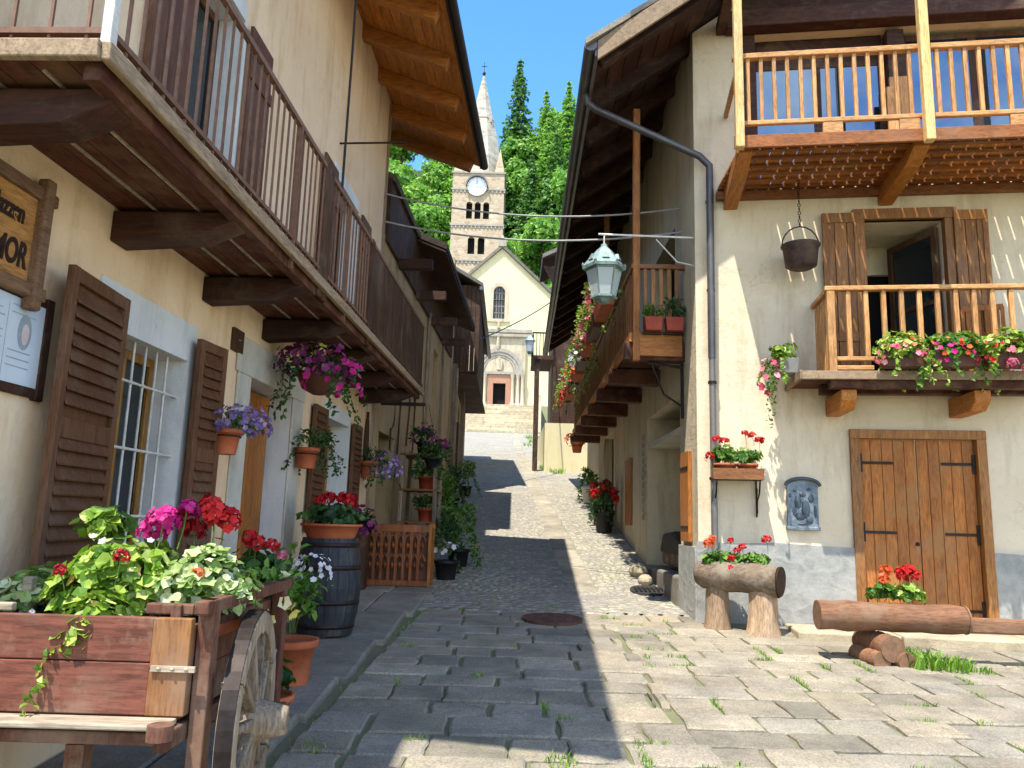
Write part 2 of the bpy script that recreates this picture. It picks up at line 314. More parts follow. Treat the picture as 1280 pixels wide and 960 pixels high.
# ------------------------------------------------------------------ mesh builder
class MB:
    def __init__(s, M0=None):
        s.V = []; s.F = []; s.R = []; s.S = []; s.I = []; s.M = M0 or Matrix.Identity(4); s.r = None
    def add(s, vs, fs, smooth=False, mi=0, r=None):
        if r is None: r = s.r if s.r is not None else random.random()
        o = len(s.V); m = s.M
        for v in vs: s.V.append(tuple(m @ Vector(v)))
        for f in fs:
            s.F.append(tuple(o+i for i in f)); s.R.append(r); s.S.append(smooth); s.I.append(mi)
    def box(s, x0, x1, y0, y1, z0, z1, mi=0, r=None):
        s.add([(x0,y0,z0),(x1,y0,z0),(x1,y1,z0),(x0,y1,z0),(x0,y0,z1),(x1,y0,z1),(x1,y1,z1),(x0,y1,z1)],
              [(3,2,1,0),(4,5,6,7),(0,1,5,4),(1,2,6,5),(2,3,7,6),(3,0,4,7)], False, mi, r)
    def beam(s, p0, p1, w, h, up=(0,0,1), mi=0, r=None, taper=1.0):
        p0 = Vector(p0); p1 = Vector(p1); d = (p1-p0).normalized(); up = Vector(up)
        x = d.cross(up)
        if x.length < 1e-4: x = d.cross(Vector((0,1,0)))
        x.normalize(); z = x.cross(d)
        vs = []
        for p, k in ((p0, 1), (p1, taper)):
            for a, b in ((-1,-1),(1,-1),(1,1),(-1,1)): vs.append(p+x*(a*w/2*k)+z*(b*h/2*k))
        s.add(vs, [(0,1,2,3),(7,6,5,4),(0,4,5,1),(1,5,6,2),(2,6,7,3),(3,7,4,0)], False, mi, r)
    def tube(s, pts, r, n=8, caps=True, mi=0, jit=0, rr=None):
        pts = [Vector(p) for p in pts]; vs = []; fs = []
        rs = r if isinstance(r, (list, tuple)) else [r]*len(pts)
        up = None
        for i, p in enumerate(pts):
            d = (pts[min(i+1, len(pts)-1)]-pts[max(i-1, 0)]).normalized()
            if up is None:
                up = d.orthogonal().normalized()
            up = (up - d*up.dot(d)).normalized(); w = d.cross(up)
            for k in range(n):
                a = 2*PI*k/n; q = rs[i]*(1+(U(-jit, jit) if jit else 0))
                vs.append(p+up*(math.cos(a)*q)+w*(math.sin(a)*q))
        for i in range(len(pts)-1):
            for k in range(n):
                a = i*n+k; b = i*n+(k+1) % n
                fs.append((a, b, b+n, a+n))
        if r is None: pass
        s.add(vs, fs, True, mi, rr)
        if caps:
            s.add(vs[:n], [tuple(reversed(range(n)))], False, mi, rr); s.add(vs[-n:], [tuple(range(n))], False, mi, rr)
    def lathe(s, prof, c=(0,0,0), n=16, mi=0, smooth=True, rr=None, a0=0, cap=True):
        vs = []; fs = []
        for (r, z) in prof:
            for k in range(n):
                a = a0+2*PI*k/n; vs.append((c[0]+r*math.cos(a), c[1]+r*math.sin(a), c[2]+z))
        for i in range(len(prof)-1):
            for k in range(n):
                a = i*n+k; b = i*n+(k+1) % n
                fs.append((a, b, b+n, a+n))
        s.add(vs, fs, smooth, mi, rr)
        if cap and prof[0][0] > 1e-4: s.add(vs[:n], [tuple(reversed(range(n)))], False, mi, rr)
        if cap and prof[-1][0] > 1e-4: s.add(vs[-n:], [tuple(range(n))], False, mi, rr)
    def quad(s, a, b, c, d, mi=0, r=None): s.add([a, b, c, d], [(0,1,2,3)], False, mi, r)
    def prism(s, poly, t, mi=0, r=None):
        """poly: 3D outline; t: extrusion vector"""
        n = len(poly); t = Vector(t); p = [Vector(q) for q in poly]
        s.add(p+[q+t for q in p], [tuple(reversed(range(n))), tuple(range(n, 2*n))]+[(i, (i+1) % n, (i+1) % n+n, i+n) for i in range(n)], False, mi, r)

def each(name, boxes, mat, parent, fr=None, bevel=0):
    for b in boxes:
        mb = MB(fr); mb.box(*b); obj(name, mb, mat, parent, bevel=bevel)
def obj(name, mb, mat, parent=None, origin=None, bevel=0, seg=2):
    me = bpy.data.meshes.new(name)
    o0 = Vector(origin) if origin is not None else (Vector(parent['org']) if parent is not None and 'org' in parent.keys() else Vector((0,0,0)))
    V = [(v[0]-o0.x, v[1]-o0.y, v[2]-o0.z) for v in mb.V]
    me.from_pydata(V, [], mb.F)
    a = me.attributes.new('rnd', 'FLOAT', 'FACE'); a.data.foreach_set('value', mb.R)
    me.polygons.foreach_set('use_smooth', mb.S)
    mats = mat if isinstance(mat, (list, tuple)) else [mat]
    for m in mats: me.materials.append(M[m] if isinstance(m, str) else m)
    if len(mats) > 1: me.polygons.foreach_set('material_index', mb.I)
    me.validate(); me.update()
    o = bpy.data.objects.new(name, me); COL.objects.link(o)
    if parent is not None: o.parent = parent; o['org'] = tuple(o0)
    else: o.location = o0; o['org'] = tuple(o0)
    if bevel:
        md = o.modifiers.new('bevel', 'BEVEL'); md.width = bevel; md.segments = seg; md.limit_method = 'ANGLE'; md.angle_limit = rad(40)
    return o

def tag(o, label=None, cat=None, group=None, kind=None):
    if label: o['label'] = label
    if cat: o['category'] = cat
    if group: o['group'] = group
    if kind: o['kind'] = kind
    return o
def thing(name, label, cat, loc=(0,0,0), group=None, rotz=0, world=True):
    """an Empty at the base; world=True: its parts are given in world coordinates"""
    o = bpy.data.objects.new(name, None); COL.objects.link(o)
    o.location = loc; o.rotation_euler = (0, 0, rotz); o.empty_display_size = .2
    o['org'] = tuple(loc) if world else (0., 0., 0.)
    return tag(o, label, cat, group)
def dup(root, loc, rotz=0, scale=1, label=None, group=None):
    r = root.copy(); COL.objects.link(r); r.location = loc; r.rotation_euler = (0, 0, rotz)
    r.scale = (scale,)*3 if not isinstance(scale, tuple) else scale
    if label: r['label'] = label
    if group: r['group'] = group
    for ch in list(root.children):
        c = ch.copy(); COL.objects.link(c); c.parent = r
        for g in list(ch.children):
            d = g.copy(); COL.objects.link(d); d.parent = c
    return r

def lerp(a, b, t): return a+(b-a)*t
def gz(Y):
    if Y < 10.7: return .05*Y
    if Y < 60: return .535+.154*(Y-10.7)
    if Y < 64.5: return 8.127+(Y-60)*.62
    if Y < 84: return 10.92
    return 10.92+(Y-84)*.82

# frames
AL = math.atan(.041)
LF = Matrix.Translation((-2.45, 0, 0)) @ Matrix.Rotation(-AL, 4, 'Z')         # x out of the left wall, y along it
AR = math.atan2(-.1478, .989)
RFm = Matrix.Translation((2.15, 8.9, 0)) @ Matrix.Rotation(AR, 4, 'Z')        # x along the right facade, -y out of it
LN = Matrix.Translation((2.15, 8.9, 0)) @ Matrix.Rotation(-math.atan(.0155), 4, 'Z')  # -x out into the lane, y along the lane wall

def wall_holes(mb, fn, u0, u1, z0, z1, holes, depth, mi=0, mr=None):
    """flat wall with rectangular openings and reveals; fn(u,z,d) -> point (d = depth behind the face)"""
    us = sorted(set([u0, u1]+[h[0] for h in holes]+[h[1] for h in holes])); zs = sorted(set([z0, z1]+[h[2] for h in holes]+[h[3] for h in holes]))
    mb.r = .5
    for i in range(len(us)-1):
        for j in range(len(zs)-1):
            uc = (us[i]+us[i+1])/2; zc = (zs[j]+zs[j+1])/2
            if any(h[0] < uc < h[1] and h[2] < zc < h[3] for h in holes): continue
            mb.quad(fn(us[i], zs[j], 0), fn(us[i+1], zs[j], 0), fn(us[i+1], zs[j+1], 0), fn(us[i], zs[j+1], 0), mi)
    q = mi if mr is None else mr
    for h in holes:
        a, b, c, d = h[:4]; dp = h[4] if len(h) > 4 else depth
        mb.quad(fn(a, c, 0), fn(a, c, dp), fn(a, d, dp), fn(a, d, 0), q); mb.quad(fn(b, c, dp), fn(b, c, 0), fn(b, d, 0), fn(b, d, dp), q)
        mb.quad(fn(a, d, 0), fn(a, d, dp), fn(b, d, dp), fn(b, d, 0), q); mb.quad(fn(a, c, dp), fn(a, c, 0), fn(b, c, 0), fn(b, c, dp), q)
    mb.r = None

# ------------------------------------------------------------------ foliage helpers
def leaf(mb, p, nrm, d, L, W, r=None, cup=.25):
    """folded six-point leaf: base p, direction d, normal nrm"""
    d = d.normalized(); s = d.cross(nrm)
    if s.length < 1e-4: s = d.orthogonal()
    s.normalize(); n = s.cross(d)
    up = n*(cup*W)
    m = p+d*(L*.5); t = p+d*L-n*(L*.12)
    vs = [p, p+d*(L*.3)+s*(W*.46)+up, p+d*(L*.72)+s*(W*.38)+up*.8, t, p+d*(L*.72)-s*(W*.38)+up*.8, p+d*(L*.3)-s*(W*.46)+up, m]
    mb.add(vs, [(0,6,1),(1,6,2),(2,6,3),(3,6,4),(4,6,5),(5,6,0)], False, 0, random.random() if r is None else r)
def roundleaf(mb, p, nrm, R, r=None):
    """scalloped geranium leaf"""
    nrm = nrm.normalized(); a = nrm.orthogonal().normalized(); b = nrm.cross(a); k = 9
    ph = U(0, 6.28); vs = [p-nrm*(R*.25)]
    for i in range(k):
        t = ph+2*PI*i/k*.93; q = R*(1.0 if i % 2 else .76)*U(.9, 1.1)
        vs.append(p+a*(math.cos(t)*q)+b*(math.sin(t)*q)+nrm*(U(-.12, .22)*R))
    mb.add(vs, [(0, i+1, i+2) for i in range(k-1)]+[(0, k, 1)], False, 0, random.random() if r is None else r)
def blossom(mb, p, nrm, R, k=5, r=None):
    nrm = nrm.normalized(); a = nrm.orthogonal().normalized(); b = nrm.cross(a); ph = U(0, 6.28)
    rr = random.random() if r is None else r
    for i in range(k):
        t = ph+2*PI*i/k; w = PI/k*1.05
        e = lambda an, q: p+a*(math.cos(an)*q)+b*(math.sin(an)*q)
        mb.add([p, e(t-w, R*.75)+nrm*(R*.12), e(t, R)+nrm*(R*.28), e(t+w, R*.75)+nrm*(R*.12)], [(0,1,2,3)], False, 0, min(1, max(0, rr+U(-.2, .2))))
def umbel(mb, p, R, k=16, fs=.33):
    for i in range(int(k*1.5)):
        d = Vector((U(-1, 1), U(-1, 1), U(-.35, 1))).normalized()
        blossom(mb, p+d*R*U(.6, 1), d, R*fs*U(.8, 1.2))
def rdir(zmin=-.2):
    while True:
        d = Vector((U(-1, 1), U(-1, 1), U(-1, 1)))
        if .05 < d.length <= 1:
            d.normalize()
            if d.z >= zmin: return d

def bush(root, c, rx, ry, rz, n, ls, leafm, style='round', name='foliage', trail=0, zmin=-.25):
    """leaves through an ellipsoid's volume, denser at its skin; with a few stems"""
    mb = MB(); st = MB(); c = Vector(c)
    lumps = [(rdir(-.1)*U(.35, .75), U(.45, .7)) for _ in range(7)]
    for i in range(n):
        if random.random() < .75:
            l, s_ = random.choice(lumps); q = l+rdir(-1)*s_*U(.55, 1)**.5*.75
        else: q = rdir(zmin)*U(.4, 1.02)
        p = c+Vector((q.x*rx, q.y*ry, max(q.z, zmin)*rz))
        nr = Vector((q.x, q.y, q.z*.7+.55))+rdir(-1)*.55
        L = ls*(U(.35, 1.0) if random.random() < .6 else U(.9, 1.4))
        if style == 'round': roundleaf(mb, p, nr, L*.55)
        else: leaf(mb, p, nr.normalized(), Vector((q.x, q.y, U(-.4, .7)))+rdir(-1)*.6, L, L*(.5 if style == 'leaf' else .22))
    for i in range(trail):
        a = U(0, 2*PI); p = c+Vector((math.cos(a)*rx*.8, math.sin(a)*ry*.8, 0)); L = U(.5, 1)*rz*1.8
        for k in range(int(L/ls*2.2)+2):
            p = p+Vector((math.cos(a)*.01+U(-.015, .015), math.sin(a)*.01+U(-.015, .015), -ls*.45))
            for w in range(2):
                nr = Vector((math.cos(a), math.sin(a), .4))+rdir(-1)*.5
                leaf(mb, p, nr.normalized(), rdir(-1)+Vector((0, 0, -.5)), ls*U(.6, 1), ls*.5)
    for i in range(max(4, n//40)):
        d = rdir(.1); e = c+Vector((d.x*rx*.8, d.y*ry*.8, d.z*rz*.8)); b = c+Vector((d.x*rx*.2, d.y*ry*.2, -rz*.6))
        st.tube([b, (b+e)/2+Vector((0, 0, .02)), e], .004, 4)
    o = obj(name, mb, leafm, root)
    obj('stem', st, 'stem', root)
    return o
def umbels(root, spots, R, mat, k=16, name='blossoms', base=None):
    mb = MB(); st = MB()
    for p in spots:
        p = Vector(p); umbel(mb, p, R*U(.75, 1.15), k)
        b = p+Vector((U(-.03, .03), U(-.03, .03), -U(.1, .18)))
        st.tube([b, (b+p)/2+Vector((.005, 0, 0)), p], .003, 4)
    o = obj(name, mb, mat, root); obj('flower_stalk', st, 'stem', root); return o
def singles(root, c, rx, ry, rz, n, R, mat, name='blossoms', zmin=-.5):
    mb = MB(); c = Vector(c)
    for i in range(n):
        d = rdir(zmin); p = c+Vector((d.x*rx, d.y*ry, d.z*rz))*U(.85, 1.1)
        blossom(mb, p, d+rdir(-1)*.4+Vector((0, -.3, .2)), R*U(.75, 1.2))
    return obj(name, mb, mat, root)
def pot_mesh(r0, r1, h, c=(0,0,0), rim=.02, n=20):
    mb = MB(); mb.lathe([(r0, 0), (r1*.97, h*.82), (r1+rim*.6, h*.82), (r1+rim, h*.86), (r1+rim, h), (r1, h), (r1*.93, h*.9)], c, n, rr=.5); return mb
# ================================================================== SETTING
mb = MB(); ys = [-60, -30, -10, 0, 5, 10.7, 14, 20, 30, 40, 50, 60, 64.5, 84]
xs = [-120, -60, -30, -12, -3, 3, 12, 30, 60, 120]
def sheet(xs, ys, dz):
    vs = [(x, y, gz(y)+dz) for y in ys for x in xs]; n = len(xs)
    return vs, [(j*n+i, j*n+i+1, (j+1)*n+i+1, (j+1)*n+i) for j in range(len(ys)-1) for i in range(n-1)]
v_, f_ = sheet(xs, ys, -.022); mb.add(v_, f_)
tag(obj('ground', mb, 'soil_joint'), kind='structure')
def hz(x, y): return gz2(y)+1.2*math.sin(x*.13+1)+.8*math.sin(x*.31+y*.2)
def gz2(y): return 10.86+(y-84)*1.1 if y < 136 else 10.86+52*1.1-(y-136)*.2
mb = MB(); hy = list(range(84, 260, 8)); hx = list(range(-160, 161, 10)); n = len(hx)
mb.add([(x, y, hz(x, y) if y > 84 else 10.86) for y in hy for x in hx], [(j*n+i, j*n+i+1, (j+1)*n+i+1, (j+1)*n+i) for j in range(len(hy)-1) for i in range(n-1)], True)
tag(obj('hill', mb, 'hillside'), kind='structure')

# paved square: real slabs with joints
mb = MB()
def kerbx(y): return -1.2+.052*(y-4.4)
def slab(x0, x1, y0, y1, h=0, b=.012, j=.014):
    P = [(x0, y0), (x1, y0), (x1, y1), (x0, y1)]
    sk = -.022*(P[0][0]-1.1) if h == 0 else 0; P = [(px, py+sk) for px, py in P]; y0 += sk; y1 += sk
    tilt = (U(-.007, .007), U(-.007, .007)); dz = U(-.006, .007)+h
    lo, hi, inn = [], [], []
    cx, cy = (x0+x1)/2, (y0+y1)/2
    out = []
    for i in range(4):
        a = P[i]; c = P[(i+1) % 4]; m = 5 if abs(c[0]-a[0]) > .3 else 3
        for k in range(m):
            t = k/m; out.append((lerp(a[0], c[0], t)+U(-j, j)*(.9 if k else .6), lerp(a[1], c[1], t)+U(-j, j)*(.8 if k else .6)))
    n = len(out)
    z = lambda x, y: gz(y)+dz+tilt[0]*(x-cx)+tilt[1]*(y-cy)
    base = [(x, y, gz(y)-.07) for x, y in out]; e1 = [(x, y, z(x, y)-b*.8) for x, y in out]
    e2 = [(cx+(x-cx)*(1-b*1.3/max(.2, abs(x1-x0)/2)), cy+(y-cy)*(1-b*1.3/max(.15, abs(y1-y0)/2)), z(x, y)) for x, y in out]
    fs = []
    for i in range(n):
        q = (i+1) % n
        fs += [(i, q, q+n, i+n), (i+n, q+n, q+2*n, i+2*n)]
    fs.append(tuple(range(2*n, 3*n)))
    mb.add(base+e1+e2, fs, False, 0, min(1, max(0, random.gauss(.5, .26))))
JO = []
for zone in (0, 1):
    y = -1.5+.17*zone
    while y < 9.2:
        d = U(.27, .40); xl_ = kerbx(y)+.03 if zone == 0 else 1.16; x = xl_; xr = 1.14 if zone == 0 else 8.6
        while x < xr-.05:
            w = U(.30, .68); x2 = x+w
            JO.append((x, x2, y, y+d, zone))
            if zone == 0 and xr-x2 < .25: x2 = xr+U(-.12, .12)
            if random.random() < .1 and d > .36:
                h = d*U(.4, .6); slab(x, x2-U(.01, .03), y, y+h-.015); slab(x, x2-U(.01, .03), y+h, y+d-U(.01, .025))
            else: slab(x, x2-U(.01, .035), y+U(-.01, .01), y+d-U(.008, .03))
            x = x2
        y += d
obj_p = tag(obj('paved_square', mb, 'paver'), kind='structure')
# pavement strip along the left houses
mb = MB(); y = 1.0
while y < 10.6:
    d = U(.9, 1.5)
    xw = -2.45+.041*y+.02
    for (a, b_) in ((xw, lerp(xw, kerbx(y), .48)), (lerp(xw, kerbx(y), .49), kerbx(y)-.03)):
        slab(a, b_, y, min(10.7, y+d)-.012, .035, .015, .008)
    y += d
tag(obj('pavement', mb, 'slabstrip'), kind='structure')
# cobbled lane
mb = MB(); v_, f_ = sheet([-6, -2.5, -1, 0, 1, 2, 3, 4.2], [9.3]+[10.7+i*1.5 for i in range(33)], .0); mb.add(v_, f_, True)
tag(obj('cobbled_lane', mb, 'cobble'), kind='structure')
# rows of bigger cobbles where square meets lane, real stones
mb = MB()
def cob(x, y, sx, sy, h=.03):
    n = 7; ph = U(0, 6); z = gz(y)-.02
    ring = [(x+math.cos(ph+2*PI*k/n)*sx*U(.85, 1.1), y+math.sin(ph+2*PI*k/n)*sy*U(.85, 1.1)) for k in range(n)]
    vs = [(a, b, gz(b)-.02) for a, b in ring]+[(x+(a-x)*.78, y+(b-y)*.78, gz(b)+h*.75) for a, b in ring]+[(x, y, gz(y)+h)]
    mb.add(vs, [(k, (k+1) % n, (k+1) % n+n, k+n) for k in range(n)]+[(k+n, (k+1) % n+n, 2*n) for k in range(n)], True)
y = 9.25
while y < 21:
    s = U(.042, .065) if y > 10.6 else U(.06, .10); x = -1.05 if y < 10.7 else -1.75
    while x < 2.35+(.4 if y > 13 else 0):
        q = s*U(.8, 1.5)
        if not (.12 < x-(.68-.022*(y-11)) < .62 and y > 10.8): cob(x+q, y+U(-.02, .02), q, s*U(.9, 1.08), U(.001, .009))
        x += q*2.05
    y += s*1.9
tag(obj('cobblestones', mb, 'cobble'), kind='structure')
# flat stone runners up the lane
mb = MB(); y = 10.85
while y < 58:
    d = U(.5, .95)
    x = .68-.022*(y-11) if y < 40 else .68-.022*29
    slab(x+.15, x+.58, y, y+d-.02, .012, .02, .015); y += d
tag(obj('stone_runner', mb, 'curbstone'), kind='structure')
# threshold slabs under the barn door
mb = MB(RFm)
t = thing('stone_threshold', 'row of pale flat stone slabs laid below the wooden barn door', 'threshold', RFm @ Vector((2.3, -.6, .42)))
x = .9
while x < 5.4:
    w = U(.7, 1.3); mb.box(x, x+w-.02, -.72+U(-.03, .03), -.06, .2, .475+U(-.01, .01)); x += w
obj('slab', mb, 'stairstone', t, bevel=.015)

# grass in the joints
mb = MB()
def tuft(x, y, n, R, H, z=None):
    for i in range(n):
        a = U(0, 2*PI); q = R*math.sqrt(random.random()); px, py = x+q*math.cos(a), y+q*math.sin(a)
        h = H*U(.4, 1.15); d = Vector((U(-1, 1), U(-1, 1), 0))*h*.55; w = h*U(.05, .1)
        p = Vector((px, py, (gz(py) if z is None else z)-.02)); s = Vector((math.cos(a*3), math.sin(a*3), 0))*w
        m = p+d*.35+Vector((0, 0, h*.65)); e = p+d+Vector((0, 0, h))
        mb.add([p-s, p+s, m+s*.7, e, m-s*.7], [(0, 1, 2, 4), (4, 2, 3)])
for (x, y, n, R, H) in [(3.62, 7.0, 190, .16, .16), (3.85, 6.93, 160, .15, .13), (4.05, 6.85, 60, .1, .07), (4.9, 6.95, 90, .2, .07),
     (.33, 4.45, 90, .1, .06), (-.5, 4.75, 60, .07, .05), (-1.05, 4.55, 70, .1, .05), (-.2, 6.2, 60, .06, .05), (1.2, 6.7, 40, .06, .05), (.1, 7.3, 40, .05, .05), (4.6, 7.0, 60, .15, .06), (5.1, 6.9, 60, .15, .07)]:
    tuft(x, y, n, R, H)
for (a, b_, c, d, zone) in JO:
    if c < 3.4: continue
    if random.random() > (.40 if zone else .12): continue
    sk = -.022*(a-1.1)
    if random.random() < .5:
        x = U(a, b_); L = U(.06, .3); y = d+sk-.008
        for q in range(int(L/.035)+1): tuft(x+q*.035, y, random.randint(8, 16), .035, U(.03, .058))
    else:
        y = U(c, d)+sk; L = U(.05, d-c)
        for q in range(int(L/.035)+1): tuft(b_-.012, y+q*.035, random.randint(8, 16), .035, U(.03, .058))
for i in range(60):
    y = U(3, 10); tuft(kerbx(y)+U(-.01, .03), y, random.randint(4, 10), .04, .03)
for i in range(90):
    x = U(-1, 1); y = U(4, 9); tuft(x, y, random.randint(3, 8), .03, .025)
for i in range(50): tuft(U(.9, 2.3), U(42, 55), 14, .3, .22)
for i in range(40): tuft(U(1.2, 1.9), U(27.5, 30), 12, .12, .2)
tag(obj('grass', mb, 'grass'), kind='stuff', label='green grass tufts growing in the joints of the stone paving')

# ================================================================== LEFT HOUSE
H = thing('yellow_house', 'ochre plastered house with long timber balcony and brown louvred shutters', 'house', (-2.3, 6.5, .35))
mb = MB(LF); fn = lambda u, z, d: (-d, u, z)
HOLES = [(4.42, 5.24, 1.22, 2.5, .3), (6.38, 7.5, .3, 2.6, .28), (8.68, 9.75, 1.4, 2.58, .3), (4.76, 5.62, 3.24, 5.35, .28), (8.4, 9.55, 3.24, 5.35, .28)]
wall_holes(mb, fn, 2.4, 11.2, -.3, 7.83, HOLES, .3, 0, 1)
mb.prism([(0, 11.2, -.3), (-10, 11.2, -.3), (-10, 11.2, 7.8), (-5, 11.2, 9.6), (0, 11.2, 7.83)], (0, -.2, 0))
mb.prism([(0, 2.4, -.3), (-10, 2.4, -.3), (-10, 2.4, 7.8), (-5, 2.4, 9.6), (0, 2.4, 7.83)], (0, .2, 0))
mb.quad((-10, 2.4, -.3), (-10, 11.2, -.3), (-10, 11.2, 7.8), (-10, 2.4, 7.8))
wallL = obj('wall', mb, ['ochre', 'reveal'], H)
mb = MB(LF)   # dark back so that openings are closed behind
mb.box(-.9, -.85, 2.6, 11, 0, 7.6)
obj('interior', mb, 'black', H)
# roof
mb = MB(LF)
zr = lambda x: 7.79-.37*x
x = 1.28; i = 0
mb.prism([(1.3, 1.85, zr(1.3)+.03), (-5, 1.85, zr(-5)+.03), (-5, 1.85, zr(-5)+.12), (1.3, 1.85, zr(1.3)+.12)], (0, 10.45, 0)); mb.prism([(-.15, 1.0, zr(-.15)+.03), (-5, 1.0, zr(-5)+.03), (-5, 1.0, zr(-5)+.12), (-.15, 1.0, zr(-.15)+.12)], (0, .85, 0))  # second slab: unseen roof extension, added only to shade the paving below
mb.prism([(-5, 1.5, zr(-5)+.03), (-11, 1.5, zr(-5)-2.2), (-11, 1.5, zr(-5)-2.1), (-5, 1.5, zr(-5)+.12)], (0, 10.8, 0))
def skew(mb):
    inv = LF.inverted()
    for i, v in enumerate(mb.V):
        q = inv @ Vector(v)
        if q.x > .4:
            k = .17*(q.x-.4)/.9*(12.3-q.y)/10.45; mb.V[i] = tuple(LF @ Vector((q.x-k, q.y, q.z+.37*k*0)))
skew(mb); rf = obj('roof', mb, 'losestone', H)
mb = MB(LF); x = 1.3
while x > -.3:
    mb.prism([(x, 1.87, zr(x)), (x-.135, 1.87, zr(x-.135)), (x-.135, 1.87, zr(x-.135)+.025), (x, 1.87, zr(x)+.025)], (0, 10.41, 0)); x -= .14
skew(mb); obj('soffit', mb, 'w_orange_y', rf)
yy = 12.15
while yy > 1.9:
    mb = MB(LF); mb.beam((-.2, yy, zr(-.2)-.1), (1.18, yy, zr(1.18)-.1), .13, .19); skew(mb); obj('rafter', mb, 'w_orange', rf, bevel=.01); yy -= .98
mb = MB(LF)
mb.box(1.3, 1.33, 1.83, 12.32, zr(1.3)-.02, zr(1.3)+.14)
mb.tube([(1.37, 1.83, zr(1.3)+.06), (1.37, 12.36, zr(1.3)+.04)], .065, 10)
skew(mb); obj('gutter', mb, 'iron', rf)
# balcony
B = None
mb = MB(LF); x = 0.0
while x < .74:
    mb.box(x+.003, x+.146, 2.72, 10.75, 3.175, 3.215); x += .15
B = obj('balcony', mb, 'w_deck', H)
mb = MB(LF); mb.box(.757, .795, 2.70, 10.76, 3.155, 3.23); mb.box(0, .757, 2.68, 2.718, 3.155, 3.23)
obj('edge_board', mb, 'w_greyedge', B, bevel=.006)
mb = MB(LF)
for xx in (.22, .47): mb.box(xx, xx+.014, 2.8, 10.6, 3.163, 3.174)
obj('underside_batten', mb, 'w_grey', B)
mb = MB(LF); mb.box(.67, .735, 2.75, 10.7, 3.10, 3.173); obj('edge_joist', mb, 'w_deck', B)
for yy in (2.98, 4.25, 5.45, 6.65, 7.85, 9.05, 10.3):
    mb = MB(LF)
    mb.prism([(0.0, yy-.09, 2.97), (.5, yy-.09, 3.0), (.70, yy-.09, 3.09), (.70, yy-.09, 3.15), (0, yy-.09, 3.15)], (0, .18, 0))
    obj('bracket_beam', mb, 'w_dark_x', B, bevel=.012)
mb = MB(LF)
yy = 2.78
while yy < 7.25:
    mb.box(.735, .747, yy-.006, yy+.006, 3.2, 4.12); yy += .105
for xx in (.05, .2, .35, .5, .65): mb.box(xx-.006, xx+.006, 2.765, 2.777, 3.2, 4.12)
mb.box(.725, .757, 2.75, 10.72, 4.11, 4.145); mb.box(.728, .754, 2.78, 7.25, 3.30, 3.325)
mb.box(0, .725, 2.755, 2.787, 4.11, 4.145); mb.box(0, .73, 2.755, 2.787, 3.3, 3.325)
for yy in (5.0, 6.4): mb.box(.72, .76, yy-.015, yy+.015, 3.1, 4.12)
obj('railing', mb, 'ironbrown', B)
mb = MB(LF); mb.box(.72, .762, 2.742, 2.79, 3.2, 4.3); obj('corner_post', mb, 'whitebar', B, bevel=.005)
each('post', [(.715, .76, yy, yy+.1, 3.1, 4.16) for yy in (5.62, 5.735, 7.28)], 'w_dark_z', B, LF, .006)
mb = MB(LF); yy = 7.42
while yy < 10.7:
    mb.box(.73, .75, yy, yy+.085, 3.2, 4.1); yy += .1
yy = 0.05
while yy < .7:
    mb.box(yy, yy+.085, 10.69, 10.71, 3.2, 4.1); yy += .1
mb.box(.725, .757, 7.3, 10.75, 3.28, 3.32)
obj('slat_railing', mb, 'w_dark_z', B)
mb = MB(LF)
mb.tube([(.74, 6.12, 4.1), (.74, 6.14, 5.35), (.75, 6.1, 6.05)], .012, 6); mb.tube([(0, 6.12, 6.02), (.78, 6.1, 6.03)], .012, 6)
obj('drying_rod', mb, 'iron', H)
mb = MB(LF); mb.tube([(0, 8.5, 5.78), (.78, 8.5, 5.8)], .012, 6); obj('drying_rod', mb, 'iron', H)

def shutter(parent, fr, u0, u1, z0, z1, off, mat='w_shutter', n=None, ax='u'):
    """louvred shutter lying near the wall, off = distance from the wall; fr(u,z,d)->xyz with d out of wall"""
    mb = MB(); st = .055; r0 = .5
    def bx(a, b, c, d, e, f):
        vs = [fr(u, z, q) for q in (e, f) for (u, z) in ((a, c), (b, c), (b, d), (a, d))]
        mb.add(vs, [(3,2,1,0),(4,5,6,7),(0,1,5,4),(1,2,6,5),(2,3,7,6),(3,0,4,7)], False, 0, U(.4, .6))
    T = .04
    bx(u0, u0+st, z0, z1, off, off+T); bx(u1-st, u1, z0, z1, off, off+T)
    zm = z0+(z1-z0)*.52
    for (a, b) in ((z0, z0+.09), (zm-.05, zm+.05), (z1-.07, z1)): bx(u0+st, u1-st, a, b, off+.003, off+T-.003)
    bx(u0+st, u1-st, z0+.02, z1-.02, off+.001, off+.006)
    z = z0+.1
    while z < z1-.1:
        if not (zm-.085 < z < zm+.04):
            zz = z
            vs = [fr(u, zz+dz, off+q) for (u) in (u0+st, u1-st) for (dz, q) in ((-.006, .046), (.006, .052), (.082, .012), (.07, .006))]
            mb.add(vs, [(0,1,2,3),(7,6,5,4),(0,4,5,1),(1,5,6,2),(2,6,7,3),(3,7,4,0)], False, 0, U(.35, .65))
        z += .072
    return obj('shutter', mb, mat, parent, bevel=.003, seg=1)
frL = lambda u, z, d: tuple(LF @ Vector((d, u, z)))
def ajar(hu, ang, sgn):
    """shutter hinged at u=hu, swung ang off the wall"""
    def f(u, z, d):
        r = (u-hu); return tuple(LF @ Vector((.03+abs(r)*math.sin(ang)+d*math.cos(ang), hu+r*math.cos(ang)-d*math.sin(ang)*sgn*0, z)))
    return f
shutter(H, ajar(4.28, .10, -1), 3.64, 4.28, 1.02, 2.66, .03)
shutter(H, ajar(5.23, .12, 1), 5.23, 5.58, 1.02, 2.66, .03)
shutter(H, frL, 8.12, 8.6, 1.3, 2.64, .03); shutter(H, frL, 9.85, 10.28, 1.3, 2.64, .03)
